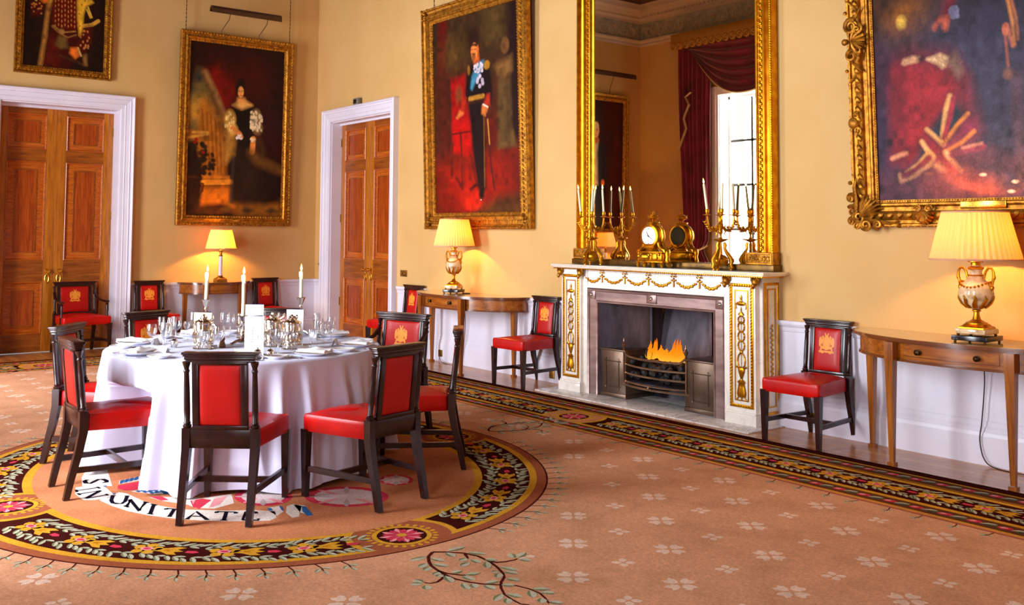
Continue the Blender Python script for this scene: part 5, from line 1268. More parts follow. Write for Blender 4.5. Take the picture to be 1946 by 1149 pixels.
CP={'w': [[(6.483,-4.898),(6.571,-5.01),(6.761,-5.099),(6.96,-5.184),(7.185,-5.238),(7.294,-5.089),(7.031,-5.031),(6.82,-4.988)],[(7.194,-5.279),(7.351,-5.322),(7.516,-5.319),(7.558,-5.263),(7.55,-5.178),(7.488,-5.137),(7.265,-5.129),(7.197,-5.221)],[(7.572,-5.244),(7.747,-5.219),(7.91,-5.178),(8.055,-5.113),(8.171,-5.042),(8.239,-4.992),(8.328,-4.913),(8.427,-4.801),(8.513,-4.685),(8.554,-4.61),(8.529,-4.559),(8.406,-4.51),(8.309,-4.596),(8.232,-4.722),(8.13,-4.838),(8.049,-4.924),(7.915,-4.992),(7.739,-5.043),(7.52,-5.069),(7.461,-5.098),(7.535,-5.173)],[(8.317,-4.518),(8.32,-4.446),(8.435,-4.471),(8.497,-4.54),(8.371,-4.535)],[(8.347,-4.409),(8.332,-4.36),(8.398,-4.341),(8.581,-4.447),(8.582,-4.488),(8.466,-4.473)],[(8.345,-4.366),(8.394,-4.322),(8.522,-4.353),(8.561,-4.389),(8.515,-4.407)],[(7.69,-4.988),(7.788,-4.831),(7.887,-4.747),(7.911,-4.567),(8.112,-4.633),(8.149,-4.767),(8.073,-4.848),(7.979,-4.86),(7.804,-4.955)]],'b': [[(8.398,-4.341),(8.424,-4.329),(8.606,-4.371),(8.596,-4.406),(8.498,-4.386)],[(8.32,-4.446),(8.344,-4.436),(8.435,-4.471),(8.402,-4.471)],[(8.317,-4.518),(8.331,-4.5),(8.387,-4.514),(8.371,-4.535)],[(7.599,-4.887),(7.607,-4.824),(7.706,-4.843),(7.674,-4.896)],[(7.258,-5.139),(7.259,-5.111),(7.293,-5.129)],[(7.468,-5.139),(7.483,-5.12),(7.517,-5.138)]],'wave': [[(7.189,-5.014),(7.147,-4.873),(7.254,-4.898),(7.27,-5.042)],[(7.489,-5.035),(7.477,-4.895),(7.597,-4.837),(7.712,-4.845),(7.63,-4.945)]],'red': [[(7.3,-5.055),(7.281,-4.89),(7.393,-4.876),(7.477,-4.895),(7.459,-5.05),(7.378,-5.082)],[(7.675,-4.983),(7.703,-4.922),(7.817,-4.913),(7.804,-4.955)],[(7.906,-4.818),(7.906,-4.746),(7.966,-4.712),(8.099,-4.834),(8.05,-4.855)]],'pink': [[(7.948,-4.689),(7.939,-4.603),(8.088,-4.712),(8.118,-4.787)],[(7.91,-4.811),(7.91,-4.788),(7.997,-4.835)]]}
CL=[('U',[(7.52,-5.154),(7.588,-5.081),(7.675,-5.213),(7.756,-5.151)]),('N',[(7.653,-5.101),(7.8,-5.031),(7.79,-5.161),(7.959,-5.121)]),('I',[(7.832,-5.03),(7.892,-5.004),(8.014,-5.108),(8.059,-5.082)]),('T',[(7.981,-4.984),(8.067,-4.923),(8.121,-5.05),(8.177,-4.999)]),('A',[(8.124,-4.89),(8.168,-4.852),(8.254,-4.963),(8.331,-4.88)]),('T',[(8.214,-4.777),(8.291,-4.695),(8.364,-4.848),(8.43,-4.772)]),('E',[(8.308,-4.651),(8.363,-4.599),(8.449,-4.734),(8.515,-4.654)])]
CS=[[(6.56,-4.97),(6.582,-4.928)],[(6.638,-5.015),(6.694,-4.959)],[(6.763,-5.084),(6.83,-4.992)],[(7.044,-5.17),(7.066,-5.193),(7.122,-5.2),(7.149,-5.18),(7.113,-5.146),(7.079,-5.112),(7.092,-5.088),(7.136,-5.08),(7.179,-5.09),(7.174,-5.113)],[(7.279,-5.298),(7.281,-5.167)],[(7.254,-5.292),(7.315,-5.301)],[(7.261,-5.171),(7.31,-5.166)],[(7.369,-5.306),(7.362,-5.175)],[(7.365,-5.18),(7.431,-5.241),(7.494,-5.297)],[(7.494,-5.297),(7.487,-5.171)],[(7.346,-5.306),(7.394,-5.303)],[(7.462,-5.175),(7.505,-5.171)]]
CO=[[[(8.529,-3.832),(8.574,-3.868),(8.604,-3.916),(8.619,-3.97),(8.618,-4.028),(8.601,-4.086),(8.57,-4.141),(8.526,-4.188),(8.472,-4.225),(8.411,-4.251),(8.348,-4.262),(8.285,-4.258),(8.228,-4.239),(8.18,-4.205),(8.144,-4.159),(8.125,-4.104),(8.123,-4.043),(8.139,-3.981),(8.172,-3.922),(8.22,-3.871),(8.279,-3.832),(8.344,-3.808),(8.411,-3.8),(8.474,-3.808)],[(8.496,-3.876),(8.531,-3.905),(8.555,-3.942),(8.567,-3.984),(8.567,-4.03),(8.553,-4.075),(8.529,-4.118),(8.494,-4.155),(8.452,-4.185),(8.404,-4.204),(8.354,-4.213),(8.306,-4.209),(8.261,-4.194),(8.224,-4.168),(8.197,-4.132),(8.182,-4.089),(8.181,-4.041),(8.193,-3.993),(8.219,-3.948),(8.256,-3.908),(8.301,-3.878),(8.352,-3.859),(8.403,-3.852),(8.453,-3.858)]],[[(8.285,-3.501),(8.311,-3.522),(8.332,-3.548),(8.344,-3.576),(8.348,-3.605),(8.344,-3.633),(8.331,-3.658),(8.311,-3.678),(8.284,-3.692),(8.254,-3.699),(8.22,-3.699),(8.187,-3.691),(8.155,-3.677),(8.127,-3.656),(8.105,-3.63),(8.091,-3.602),(8.086,-3.572),(8.09,-3.543),(8.104,-3.517),(8.125,-3.496),(8.153,-3.482),(8.185,-3.475),(8.219,-3.476),(8.253,-3.485)],[(8.27,-3.52),(8.291,-3.537),(8.307,-3.557),(8.317,-3.579),(8.32,-3.602),(8.317,-3.623),(8.307,-3.643),(8.291,-3.658),(8.27,-3.669),(8.246,-3.675),(8.22,-3.675),(8.194,-3.669),(8.169,-3.658),(8.148,-3.641),(8.131,-3.621),(8.12,-3.599),(8.116,-3.576),(8.119,-3.553),(8.13,-3.533),(8.146,-3.517),(8.168,-3.506),(8.193,-3.501),(8.219,-3.501),(8.246,-3.508)]],[[(8.184,-4.297),(8.229,-4.325),(8.263,-4.36),(8.284,-4.399),(8.292,-4.441),(8.285,-4.482),(8.265,-4.52),(8.233,-4.552),(8.191,-4.577),(8.141,-4.593),(8.086,-4.598),(8.03,-4.593),(7.976,-4.577),(7.929,-4.551),(7.891,-4.517),(7.866,-4.476),(7.855,-4.433),(7.861,-4.389),(7.881,-4.348),(7.916,-4.314),(7.962,-4.288),(8.016,-4.273),(8.074,-4.27),(8.131,-4.278)],[(8.158,-4.332),(8.192,-4.353),(8.218,-4.379),(8.234,-4.408),(8.24,-4.44),(8.235,-4.471),(8.22,-4.499),(8.196,-4.524),(8.164,-4.543),(8.126,-4.554),(8.084,-4.558),(8.042,-4.554),(8.002,-4.542),(7.967,-4.522),(7.939,-4.497),(7.92,-4.466),(7.913,-4.434),(7.917,-4.401),(7.932,-4.371),(7.958,-4.345),(7.993,-4.326),(8.033,-4.315),(8.076,-4.312),(8.118,-4.318)]]]
KF = rgb(220, 160, 122); KR = rgb(208, 134, 92); KRIM = rgb(166, 92, 62); KD = rgb(66, 24, 20); KG = rgb(218, 158, 48); KGD = rgb(196, 126, 28); KL = rgb(198, 194, 166); KS = rgb(128, 134, 96)
KP = rgb(214, 62, 84); KPL = rgb(240, 158, 160); KW = rgb(240, 230, 218); KST = rgb(84, 32, 26); KFL = rgb(240, 206, 182); KB = rgb(56, 110, 170); KK = rgb(26, 22, 34); KBG = rgb(104, 62, 40)
cb = MB(); ZB = .010
def cp(poly, k, col):
    z = ZB+.0004*k
    cb.add([(x, y, z) for x, y in poly], [tuple(range(len(poly)))], 0, None, False, col)
def circ(c, rx, ry=None, n=14, rot=0.):
    ry = ry or rx; o = []
    for i in range(n):
        a = 2*pi*i/n; x, y = rx*cos(a), ry*sin(a); o.append((c[0]+x*cos(rot)-y*sin(rot), c[1]+x*sin(rot)+y*cos(rot)))
    return o
def leafp(a, t, w, k=3, col=KL, vein=KS):
    ax, ay = a; tx, ty = t; dx, dy = tx-ax, ty-ay; L = math.hypot(dx, dy)+1e-9; nx, ny = -dy/L, dx/L
    def P(u, s): return (ax+dx*u+nx*w*s, ay+dy*u+ny*w*s)
    cp([P(0, 0), P(.2, .7), P(.5, 1), P(.8, .7), P(1, 0), P(.8, -.7), P(.5, -1), P(.2, -.7)], k, col)
    if vein is not None: cp([P(.0, 0), P(.3, -.2), P(.75, -.35), P(.95, -.1), P(.75, -.75), P(.45, -.95), P(.2, -.65)], k+1, vein)
def band(pts, w, k, col, w1=None):
    P = [Vector(p) for p in pts]; L = []; R = []; n = len(P)
    for i in range(n):
        d = (P[min(i+1, n-1)]-P[max(i-1, 0)]).normalized(); nn = Vector((-d.y, d.x)); ww = w if w1 is None else w+(w1-w)*i/(n-1)
        L.append(tuple(P[i]+nn*ww)); R.append(tuple(P[i]-nn*ww))
    for i in range(n-1): cp([L[i], L[i+1], R[i+1], R[i]], k, col)
def annulus(f0, f1, k, col, n=160):
    for i in range(n):
        a, c = 2*pi*i/n, 2*pi*(i+1)/n; cp([f0(a), f0(c), f1(c), f1(a)], k, col)
cb.box((.67, -7.15, 0), (13.6, -.645, ZB), 0, 0, None, 2, KF)
rc = random.Random(11)
def motif(P, d, s=1., k=3):
    n = Vector((-d.y, d.x)); P = Vector(P)
    def W(u, v): q = P+d*u*s+n*v*s; return (q.x, q.y)
    rot = math.atan2(d.y, d.x)
    for j in range(9):
        u = -.09+.048*j
        for sd in (-1, 1):
            v = sd*(.08+.012*sin(j*2.1)); leafp(W(u, v), W(u+.058, v+sd*(.062+.01*sin(j*1.7))), .0155*s, k); 
            if j % 2 == 0: leafp(W(u, v), W(u+.066, v-sd*.014), .0135*s, k)
    for a in range(5):
        q = 2*pi*a/5+.3; c = W(.045*cos(q), .045*sin(q)); cp(circ(c, .04*s, .032*s, 10, rot+q), k+2, KG)
    cp([W(.05, -.022), W(.1, -.03), W(.15, -.06), W(.2, -.055), W(.165, -.02), W(.21, 0), W(.165, .02), W(.2, .055), W(.15, .06), W(.1, .03), W(.05, .022)], k+2, KG)
    cp([W(.1, -.012), W(.15, -.02), W(.13, .0), W(.15, .02), W(.1, .012)], k+3, KGD)
    cp(circ(W(0, 0), .036*s, .026*s, 12, rot), k+3, KPL); cp(circ(W(0, 0), .022*s, .015*s, 10, rot), k+4, KP)
    cp([W(.225, -.016), W(.27, -.02), W(.3, 0), W(.27, .02), W(.225, .016)], k+3, KP)
def medallion(c, k=3, s=1.):
    for i in range(26):
        a = 2*pi*i/26; cp(circ((c[0]+.18*s*cos(a), c[1]+.18*s*sin(a)), .018*s, .013*s, 8, a), k, KG)
    cp(circ(c, .158*s, n=36), k, KG); cp(circ(c, .132*s, n=36), k+1, KD)
    for i in range(16):
        a = 2*pi*i/16+.1; L = .122*s if i % 2 else .105*s
        leafp((c[0]+.02*s*cos(a), c[1]+.02*s*sin(a)), (c[0]+L*cos(a), c[1]+L*sin(a)), .021*s, k+2, KPL if i % 2 else KP, KP)
    cp(circ(c, .026*s, n=12), k+5, KG)
def sprig(P, d, s=1.):
    P = Vector(P); n = Vector((-d.y, d.x))
    def W(u, v): q = P+d*u*s+n*v*s; return (q.x, q.y)
    band([W(0, 0), W(.06, .008), W(.11, 0)], .0045*s, 2, KST); leafp(W(.06, .005), W(.1, .05), .013*s, 2); leafp(W(.07, 0), W(.115, -.045), .013*s, 2); leafp(W(.1, 0), W(.165, .006), .0115*s, 2)
# border runs
def border(o, d, n, length, meds, first=0.):
    o = Vector(o); d = Vector(d); n = Vector(n)
    def W(u, v): q = o+d*u+n*v; return (q.x, q.y)
    def strip(a, c, k, col, u0=first, u1=length): cp([W(u0, a), W(u1, a), W(u1, c), W(u0, c)], k, col)
    strip(0, .1, 1, KD); u = first
    while u < length:
        w = .012+.01*rc.random(); cp([W(u, -.004), W(u+w, -.004-.008*rc.random()), W(u+w, .01), W(u, .01)], 1, KD); u += w
    strip(.1, .118, 1, KG); strip(.118, .27, 1, KBG); strip(.27, .285, 1, KGD); strip(.285, .3, 1, KBG); strip(.3, .345, 1, KG); strip(.345, .7, 1, KD); strip(.7, .745, 1, KG); strip(.745, .885, 1, KBG); strip(.885, .908, 1, KG); strip(.908, .93, 1, KR); strip(.93, .95, 1, KRIM)
    u = first+.03; i = 0
    while u < length-.1:
        for v in (.194, .815):
            if i % 2 == 0: cp(circ(W(u, v), .042, .026, 10, math.atan2(d.y, d.x)+.3), 2, KP); cp(circ(W(u-.012, v-.004), .022, .014, 8, math.atan2(d.y, d.x)+.3), 3, KPL)
            else: leafp(W(u-.05, v+.02), W(u+.03, v-.03), .02, 2, KL, KK); leafp(W(u-.02, v+.03), W(u+.05, v-.01), .016, 2, KS, KK)
        u += .085; i += 1
    for c in meds:
        m = W(c, .55)
        seg = [(.29*cos(a), .29*sin(a)) for a in np.linspace(0, 2*pi, 48)[:-1]]
        def clip(pts, lim): return [W(c+x, .55-.0+max(-lim, min(lim, y))) for x, y in pts]
        cp(clip([(x*1., y) for x, y in seg], .2), 2, KG); cp(clip([(x*.87, y*.87) for x, y in seg], .2), 3, KR); medallion(m, 4)
    u = first+.15
    while u < length-.3:
        if all(abs(u+.1-c) > .47 for c in meds): motif(W(u, .5225), d, .92, 2)
        u += .345
    u = first+.2
    while u < length:
        sprig(W(u, .95), (n+d*.3*rc.uniform(-1, 1)).normalized(), .75); u += .2
border((.67, -.645), (1, 0), (0, -1), 12.9, (6.61,))
border((.67, -.645), (0, -1), (1, 0), 6.5, (3.47,), .96)
# central oval
RC = (7.36, -4.16); MED = [(9.21, -4.165), (7.335, -2.53), (5.5, -4.16), (7.41, -5.7)]
def el(k):                       # k: 0 at the inner gold edge .. 1 at the outer gold edge
    rx, ry = 1.665+k*(2.005-1.665), 1.36+k*(1.815-1.36)
    return lambda a: (RC[0]+rx*cos(a), RC[1]+ry*sin(a))
def elr(rx, ry): return lambda a: (RC[0]+rx*cos(a), RC[1]+ry*sin(a))
cp([elr(2.078, 1.888)(a) for a in np.linspace(0, 2*pi, 161)[:-1]], 1, KST); cp([elr(2.066, 1.876)(a) for a in np.linspace(0, 2*pi, 161)[:-1]], 2, KRIM); cp([el(-.0)(a) for a in np.linspace(0, 2*pi, 161)[:-1]], 3, KR)
def hit(m, k, R, a0, sgn):
    f = el(k); a = a0
    for _ in range(400):
        p = f(a)
        if math.hypot(p[0]-m[0], p[1]-m[1]) >= R: return a
        a += sgn*.004
    return a
for i in range(4):
    m0, m1 = MED[i], MED[(i+1) % 4]; A0 = pi/2*i; A1 = pi/2*(i+1)
    def seg(k0, k1, R):
        ks = np.linspace(k1, k0, 9); s = [hit(m0, k, R, A0, 1) for k in ks]; e = [hit(m1, k, R, A1, -1) for k in ks]; o = []
        o += [el(k1)(a) for a in np.linspace(s[0], e[0], 40)]; o += [el(k)(a) for k, a in zip(ks, e)][1:-1]; o += [el(k0)(a) for a in np.linspace(e[-1], s[-1], 40)]; o += [el(k)(a) for k, a in zip(ks[::-1], s[::-1])][1:-1]
        return o, (s[4], e[4])
    g, _ = seg(0, 1., .262); dk_, (sa, ea) = seg(.125, .885, .3); cp(g, 4, KG); cp(dk_, 5, KD)
    nm = 5; f = el(.5)
    for j in range(nm):
        t = sa+(ea-sa)*(j+.42)/nm; p = Vector(f(t)); q = Vector(f(t+.01)); motif(p, (q-p).normalized(), .96, 6)
    medallion(MED[i], 4)
k = 0; a = .1
while a < 2*pi:
    f = elr(2.078, 1.888); p = Vector(f(a)); q = Vector(f(a+.01)); tg = (q-p).normalized(); out = Vector((tg.y, -tg.x))
    if min((p-Vector(m)).length for m in MED) > .42: sprig(p, (out+tg*.25).normalized(), .95)
    a += .066
# leafy branches growing from each roundel
root = Vector((9.525, -4.183))
for i in range(4):
    th = pi/2*i; c, s = cos(th), sin(th); m = Vector(MED[i])
    base = m+Vector((c*.315, s*.315)) if i % 2 == 0 else m+Vector((c*.3, s*.36))
    def X(p): v = Vector(p)-root; return (base.x+v.x*c-v.y*s, base.y+v.x*s+v.y*c)
    if i == 0:
        def X(p): return p
    for st in BR_STEMS: band([X(p) for p in st], .009, 2, KST, .005)
    for a_, t_ in BR_LEAVES: leafp(X(a_), X(t_), .023, 3)
# four-petalled field flowers on a diagonal lattice
for i in range(-26, 14):
    for j in range(-14, 8):
        x, y = 9.121+.362*i, -2.868+.3295*j
        if not (1.45 < x < 13.4 and -7.05 < y < -1.66): continue
        if ((x-RC[0])/2.3)**2+((y-RC[1])/2.1)**2 < 1: continue
        if 9.3 < x < 10.45 and -4.55 < y < -3.98: continue
        big = (i+j) % 2 == 0
        for q in range(4):
            a = q*pi/2+.1 if big else pi/4+q*pi/2+.1; L = .085 if big else .06; w = .034 if big else .02
            c_, s_ = cos(a), sin(a)
            def Q(u, v): return (x+u*c_-v*s_, y+u*s_+v*c_)
            if big: cp([Q(.014, 0), Q(.03, w*.7), Q(.06, w), Q(L, w*.75), Q(L-.014, .004), Q(L, -w*.75), Q(.06, -w), Q(.03, -w*.7)], 1, KFL)
            else: leafp((x+.008*c_, y+.008*s_), (x+L*c_, y+L*s_), w, 1, KFL, None)
# motto ribbon and the arms on the oval
for P in CO:
    cp(P[0], 4, KP); cp(P[1], 5, rgb(226, 206, 202))
    cx_ = sum(p[0] for p in P[1])/len(P[1]); cy_ = sum(p[1] for p in P[1])/len(P[1])
    for j in range(3, 21, 3): leafp((cx_+(P[1][j][0]-cx_)*.35, cy_+(P[1][j][1]-cy_)*.35), P[0][j], .018, 6, KPL if j % 2 else rgb(196, 176, 172), None)
for P in CP['w']: cp(P, 4, KW)
for P in CP['red']: cp(P, 5, KP)
for P in CP['pink']: cp(P, 6, KPL)
for P in CP['wave']:
    cp(P, 4, KW); a, b_ = Vector(P[0]), Vector(P[1]); d_ = Vector(P[-1])-a
    for r in (.2, .5, .8):
        band([tuple(a+d_*r+(b_-a)*t+d_*.12*sin(t*26)) for t in np.linspace(.04, .94, 24)], .009, 5, KB)
for P in CP['b']: cp(P, 6, KB)
LET = {'U': [[(.05, 1), (.05, .35), (.2, .05), (.5, 0), (.8, .05), (.95, .35), (.95, 1)], [(-.1, 1), (.22, 1)], [(.78, 1), (1.1, 1)]], 'N': [[(.1, 0), (.1, 1), (.9, 0), (.9, 1)], [(-.05, 0), (.25, 0)], [(.75, 1), (1.05, 1)]], 'I': [[(.5, 0), (.5, 1)], [(.1, 0), (.9, 0)], [(.1, 1), (.9, 1)]], 'T': [[(.5, 0), (.5, 1)], [(0, 1), (1, 1)], [(0, .82), (0, 1)], [(1, .82), (1, 1)], [(.3, 0), (.7, 0)]], 'A': [[(0, 0), (.5, 1), (1, 0)], [(.22, .38), (.78, .38)], [(-.12, 0), (.12, 0)], [(.88, 0), (1.12, 0)]], 'E': [[(.1, 0), (.1, 1)], [(.1, 1), (.9, 1), (.9, .82)], [(.1, .52), (.65, .52)], [(.1, 0), (.95, 0), (.95, .2)]], 'S': [[(.9, .8), (.75, .97), (.4, 1), (.12, .85), (.15, .62), (.5, .5), (.85, .38), (.9, .15), (.6, 0), (.25, .02), (.08, .2)]], 'V': [[(0, 1), (.5, 0), (1, 1)]]}
for ch, (tl, tr, bl, br) in CL:
    TL_, TR_, BL_, BR_ = map(Vector, (tl, tr, bl, br))
    for st in LET[ch]:
        pts = [tuple((BL_*(1-u)+BR_*u)*(1-v)+(TL_*(1-u)+TR_*u)*v) for u, v in st]
        band(pts, .0115 if len(st) != 2 or ch in 'IT' and st[0][0] == st[1][0] else .008, 6, KK)
for i, st in enumerate(CS): band(st, .014 if i in (3, 8) else .0085, 6, KK)
co = cb.build('carpet', M['carpet'], None, False)
tag(co, 'huge woven carpet with flower border, oval centre and motto ribbon covering the floor', 'carpet')
# ------------------------------------------------------------------ round table and its setting
TCX, TCY, TZ, TRD = 7.09, -4.14, .80, .94
tb = thing('round_table', 'round dining table hidden under the white floor-length cloth', 'table', (TCX, TCY, .0155))
b = MB(); b.lathe([(.0, .75), (TRD-.03, .75), (TRD-.02, .76), (TRD-.02, .778), (TRD-.03, .783), (0, .783)], 64); b.build('tabletop', M['console'], tb)
b = MB(); b.lathe([(.12, .12), (.07, .2), (.06, .4), (.09, .55), (.06, .65), (.2, .75)], 20); b.build('pedestal', M['mahog'], tb)
for k in range(4):
    a = k*pi/2+.4; b = MB(); b.tube([(.05*cos(a), .05*sin(a), .2), (.3*cos(a), .3*sin(a), .13), (.5*cos(a), .5*sin(a), .02)], [.05, .04, .02], 8); b.build('foot', M['mahog'], tb)
na = 480; th = np.linspace(0, 2*pi, na, endpoint=False)
fold = .6*np.sin(23*th+1.6*np.sin(3*th)+.6)+.42*np.sin(37*th+2.1*np.sin(2*th)+2.)+.25*np.sin(8*th)
fold = 1.-2.*np.abs(np.clip(fold, -1, 1)*.5-.5)**.8
rows = []
for r in np.linspace(0, TRD-.02, 14): rows.append(np.stack([r*np.cos(th), r*np.sin(th), np.full(na, TZ-.0125)], -1))
for q in np.linspace(.15, 1, 5): rows.append(np.stack([(TRD-.02+.02*sin(q*pi/2))*np.cos(th), (TRD-.02+.02*sin(q*pi/2))*np.sin(th), np.full(na, TZ-.0125-.02*(1-cos(q*pi/2)))], -1))
H0 = TZ-.0325
for t in np.linspace(.02, 1, 34):
    amp = .06*min(1., t*2.6)*(.8+.2*np.sin(5*th+1)); r = TRD+.05*t+.05*t*t+amp*fold+.004*np.sin(40*t+9*th)*t*(1-t)
    zb = .012+.02*(1-np.cos(3*th+1))/2+.012*np.sin(11*th)
    z = H0*(1-t)+zb*t
    rows.append(np.stack([r*np.cos(th), r*np.sin(th), z], -1))
CP_ = np.array(rows)
for cx_, cy_, fx, fy, hw, dd in POSES:                 # the linen gives way to the chairs pushed against it
    L = math.hypot(fx, fy); fx, fy = fx/L, fy/L; gx, gy = CP_[..., 0]+TCX-cx_, CP_[..., 1]+TCY-cy_
    yl = gx*fx+gy*fy; xl = np.abs(gx*fy-gy*fx); lim = (dd+.055)*np.clip((hw+.17-xl)/.12, 0, 1)-.3*np.clip((xl-hw-.05)/.12, 0, 1)
    zz = CP_[..., 2]; lim = np.where(zz > .56, lim-(zz-.56)*5, lim); push = np.clip(lim-yl, 0, .5)*(zz < .7)*(xl < hw+.17)
    CP_[..., 0] += push*fx; CP_[..., 1] += push*fy
clo = grid_mesh('tablecloth', CP_, M['cloth'], None, closed_u=True); clo.location = (TCX, TCY, .0155)
tag(clo, 'white linen cloth falling in folds to the floor over the round table', 'tablecloth')
TS = TZ+.0045
def rot2(x, y, a): return (x*cos(a)-y*sin(a), x*sin(a)+y*cos(a))
# prototypes are made at the first setting, then copied round the table
def m_plate(r): 
    b = MB(); b.lathe([(0, .003), (r*.5, .003), (r*.52, 0), (r*.6, 0), (r*.66, .006), (r*.98, .018), (r, .021), (r*.985, .0225), (r*.66, .0105), (r*.58, .0065), (0, .0065)], 48); return b
def m_knife():
    b = MB(); b.prism([(-.006, 0), (.006, 0), (.0075, .05), (.006, .095), (-.006, .095), (-.0075, .05)], 0, .006); b.prism([(-.006, .095), (.007, .095), (.0105, .13), (.0095, .19), (.003, .215), (-.005, .2)], .001, .003); return b
def m_fork():
    b = MB(); b.prism([(-.0045, 0), (.0045, 0), (.008, .03), (.003, .075), (.0028, .125), (.011, .14), (.0115, .155), (-.0115, .155), (-.011, .14), (-.0028, .125), (-.003, .075), (-.008, .03)], .001, .004)
    for k in range(4): b.prism([(-.0115+k*.0064, .155), (-.0115+k*.0064+.0038, .155), (-.0115+k*.0064+.0028, .195), (-.0115+k*.0064+.001, .195)], .002, .0045)
    return b
def m_napkin():
    b = MB(); n = 14; vs = []; fs = []
    for i in range(n):
        for j in range(n):
            u, v = i/(n-1)-.5, j/(n-1)-.5; z = .012+.02*math.exp(-(u*u*14+(v+.1)**2*30))+.006*sin(9*u+4*v)
            vs.append((u*.13*(1-.35*(v+.5)), v*.21, z)); vs.append((u*.13*(1-.35*(v+.5)), v*.21, .001))
    for i in range(n-1):
        for j in range(n-1):
            a = 2*(i*n+j); c = 2*((i+1)*n+j); fs.append((a, c, c+2, a+2)); fs.append((a+1, a+3, c+3, c+1))
    for i in range(n-1):
        for j in (0, n-1): a = 2*(i*n+j); c = 2*((i+1)*n+j); fs.append((a, a+1, c+1, c)); a = 2*(j*n+i); c = 2*(j*n+i+1); fs.append((a, a+1, c+1, c))
    b.add(vs, fs); return b
def m_glass(hh, r, st):
    b = MB(); o = [(.0, .0), (r*.95, .0), (r*.95, .002), (r*.4, .006), (.006, .011), (.0042, .02), (.0042, st-.012), (.0075, st*.62), (.0042, st-.008), (.009, st), (r*.62, st+.012), (r*.95, st+.034), (r, st+.055), (r*.93, hh-.02), (r*.86, hh)]
    i_ = [(r*.86-.0012, hh), (r*.93-.0014, hh-.02), (r-.0016, st+.055), (r*.95-.0016, st+.035), (r*.6, st+.014), (.004, st+.006), (0, st+.005)]
    b.lathe(o+i_, 24); return b
CH = [(math.atan2(-4.875-TCY, 8.45-TCX), 'the chair nearest the camera'), (math.atan2(-5.36-TCY, 7.28-TCX), 'the left front chair'), (math.atan2(-5.14-TCY, 6.3-TCX), 'the farthest left chair'),
      (math.atan2(-4.32-TCY, 5.46-TCX), 'the far left chair facing us'), (math.atan2(-3.27-TCY, 5.73-TCX), 'the far chair behind the menus'), (math.atan2(-2.67-TCY, 6.78-TCX), 'the armchair'),
      (math.atan2(-3.0-TCY, 8.08-TCX), 'the edge-on right chair'), (math.atan2(-3.875-TCY, 8.7-TCX), 'the right front chair')]
proto = {}; OBS2 = []
OBST = [(7.10, -4.17), (6.55, -4.23), (6.72, -3.54), (7.14, -4.47), (6.68, -3.97), (7.5, -3.99), (7.29, -4.03), (7.66, -4.33), (7.02, -4.43), (6.86, -3.98), (7.3, -3.87)]
def put(kind, fn, material, label, cat, x, y, a, group, dz=0., tilt=0.):
    if kind not in proto: o = proto[kind] = fn().build(kind, material)
    else: o = proto[kind].copy(); COL.objects.link(o)
    o.location = (x, y, TS+dz); o.rotation_euler = (tilt, 0, a); tag(o, label, cat, group); return o
for ai, (ang, who) in enumerate(CH):
    def P(rad_, side): return (TCX+rad_*cos(ang)-side*sin(ang), TCY+rad_*sin(ang)+side*cos(ang))
    ro = ang+pi/2                                   # local +y towards the centre
    # facing the centre the diner's right is -side
    x, y = P(.79, .0); put('dinner_plate', lambda: m_plate(.125), M['china'], 'white dinner plate laid before '+who, 'plate', x, y, 0, 'dinner plates')
    x, y = P(.78, .255); put('side_plate', lambda: m_plate(.078), M['china'], 'small white side plate left of the dinner plate before '+who, 'plate', x, y, 0, 'side plates')
    x, y = P(.79, .0); put('napkin', m_napkin, M['napkin'], 'folded white napkin on the dinner plate before '+who, 'napkin', x, y, ang+pi/2+.5*sin(ai*2.), 'napkins', .022)
    for k, (s, r0) in enumerate(((.147, .88), (.172, .875))):
        x, y = P(r0, s); put('dinner_fork', m_fork, M['silvers'], ('inner' if k == 0 else 'outer')+' silver fork left of the plate before '+who, 'fork', x, y, ang+pi/2, 'dinner forks')
    for k, (s, r0) in enumerate(((-.147, .885), (-.174, .88))):
        x, y = P(r0, s); put('dinner_knife', m_knife, M['silvers'], ('inner' if k == 0 else 'outer')+' silver knife right of the plate before '+who, 'knife', x, y, ang+pi/2, 'dinner knives')
    for k, (kind, hh, r, st, rr, s, nm) in enumerate((('water_goblet', .185, .039, .085, .54, -.125, 'tallest'), ('wine_glass', .17, .034, .082, .6, -.205, 'middle-sized'), ('sherry_glass', .14, .026, .075, .5, -.235, 'smallest'), ('champagne_flute', .19, .024, .085, .61, -.02, 'slimmest'))):
        x, y = P(rr, s)
        for _ in range(9):
            if min(math.hypot(x-ox, y-oy) for ox, oy in OBST) < .145: rr += .014; s += .012 if kind != 'sherry_glass' else -.006; x, y = P(rr, s)
        OBS2.append((x, y)); put(kind, lambda: m_glass(hh, r, st), M['glass'], nm+' of the crystal stemmed glasses at the place before '+who, 'glass', x, y, 0, 'crystal glasses')
    x, y = P(.63, .03)
    c = put('place_card', lambda: MB().add([(-.045, -.018, 0), (.045, -.018, 0), (.045, 0, .045), (-.045, 0, .045), (.045, .018, 0), (-.045, .018, 0)], [(0, 1, 2, 3), (3, 2, 4, 5)], 0, None, False), M['paper'], 'small white tent place card before '+who, 'place card', x, y, ang+pi/2, 'place cards')
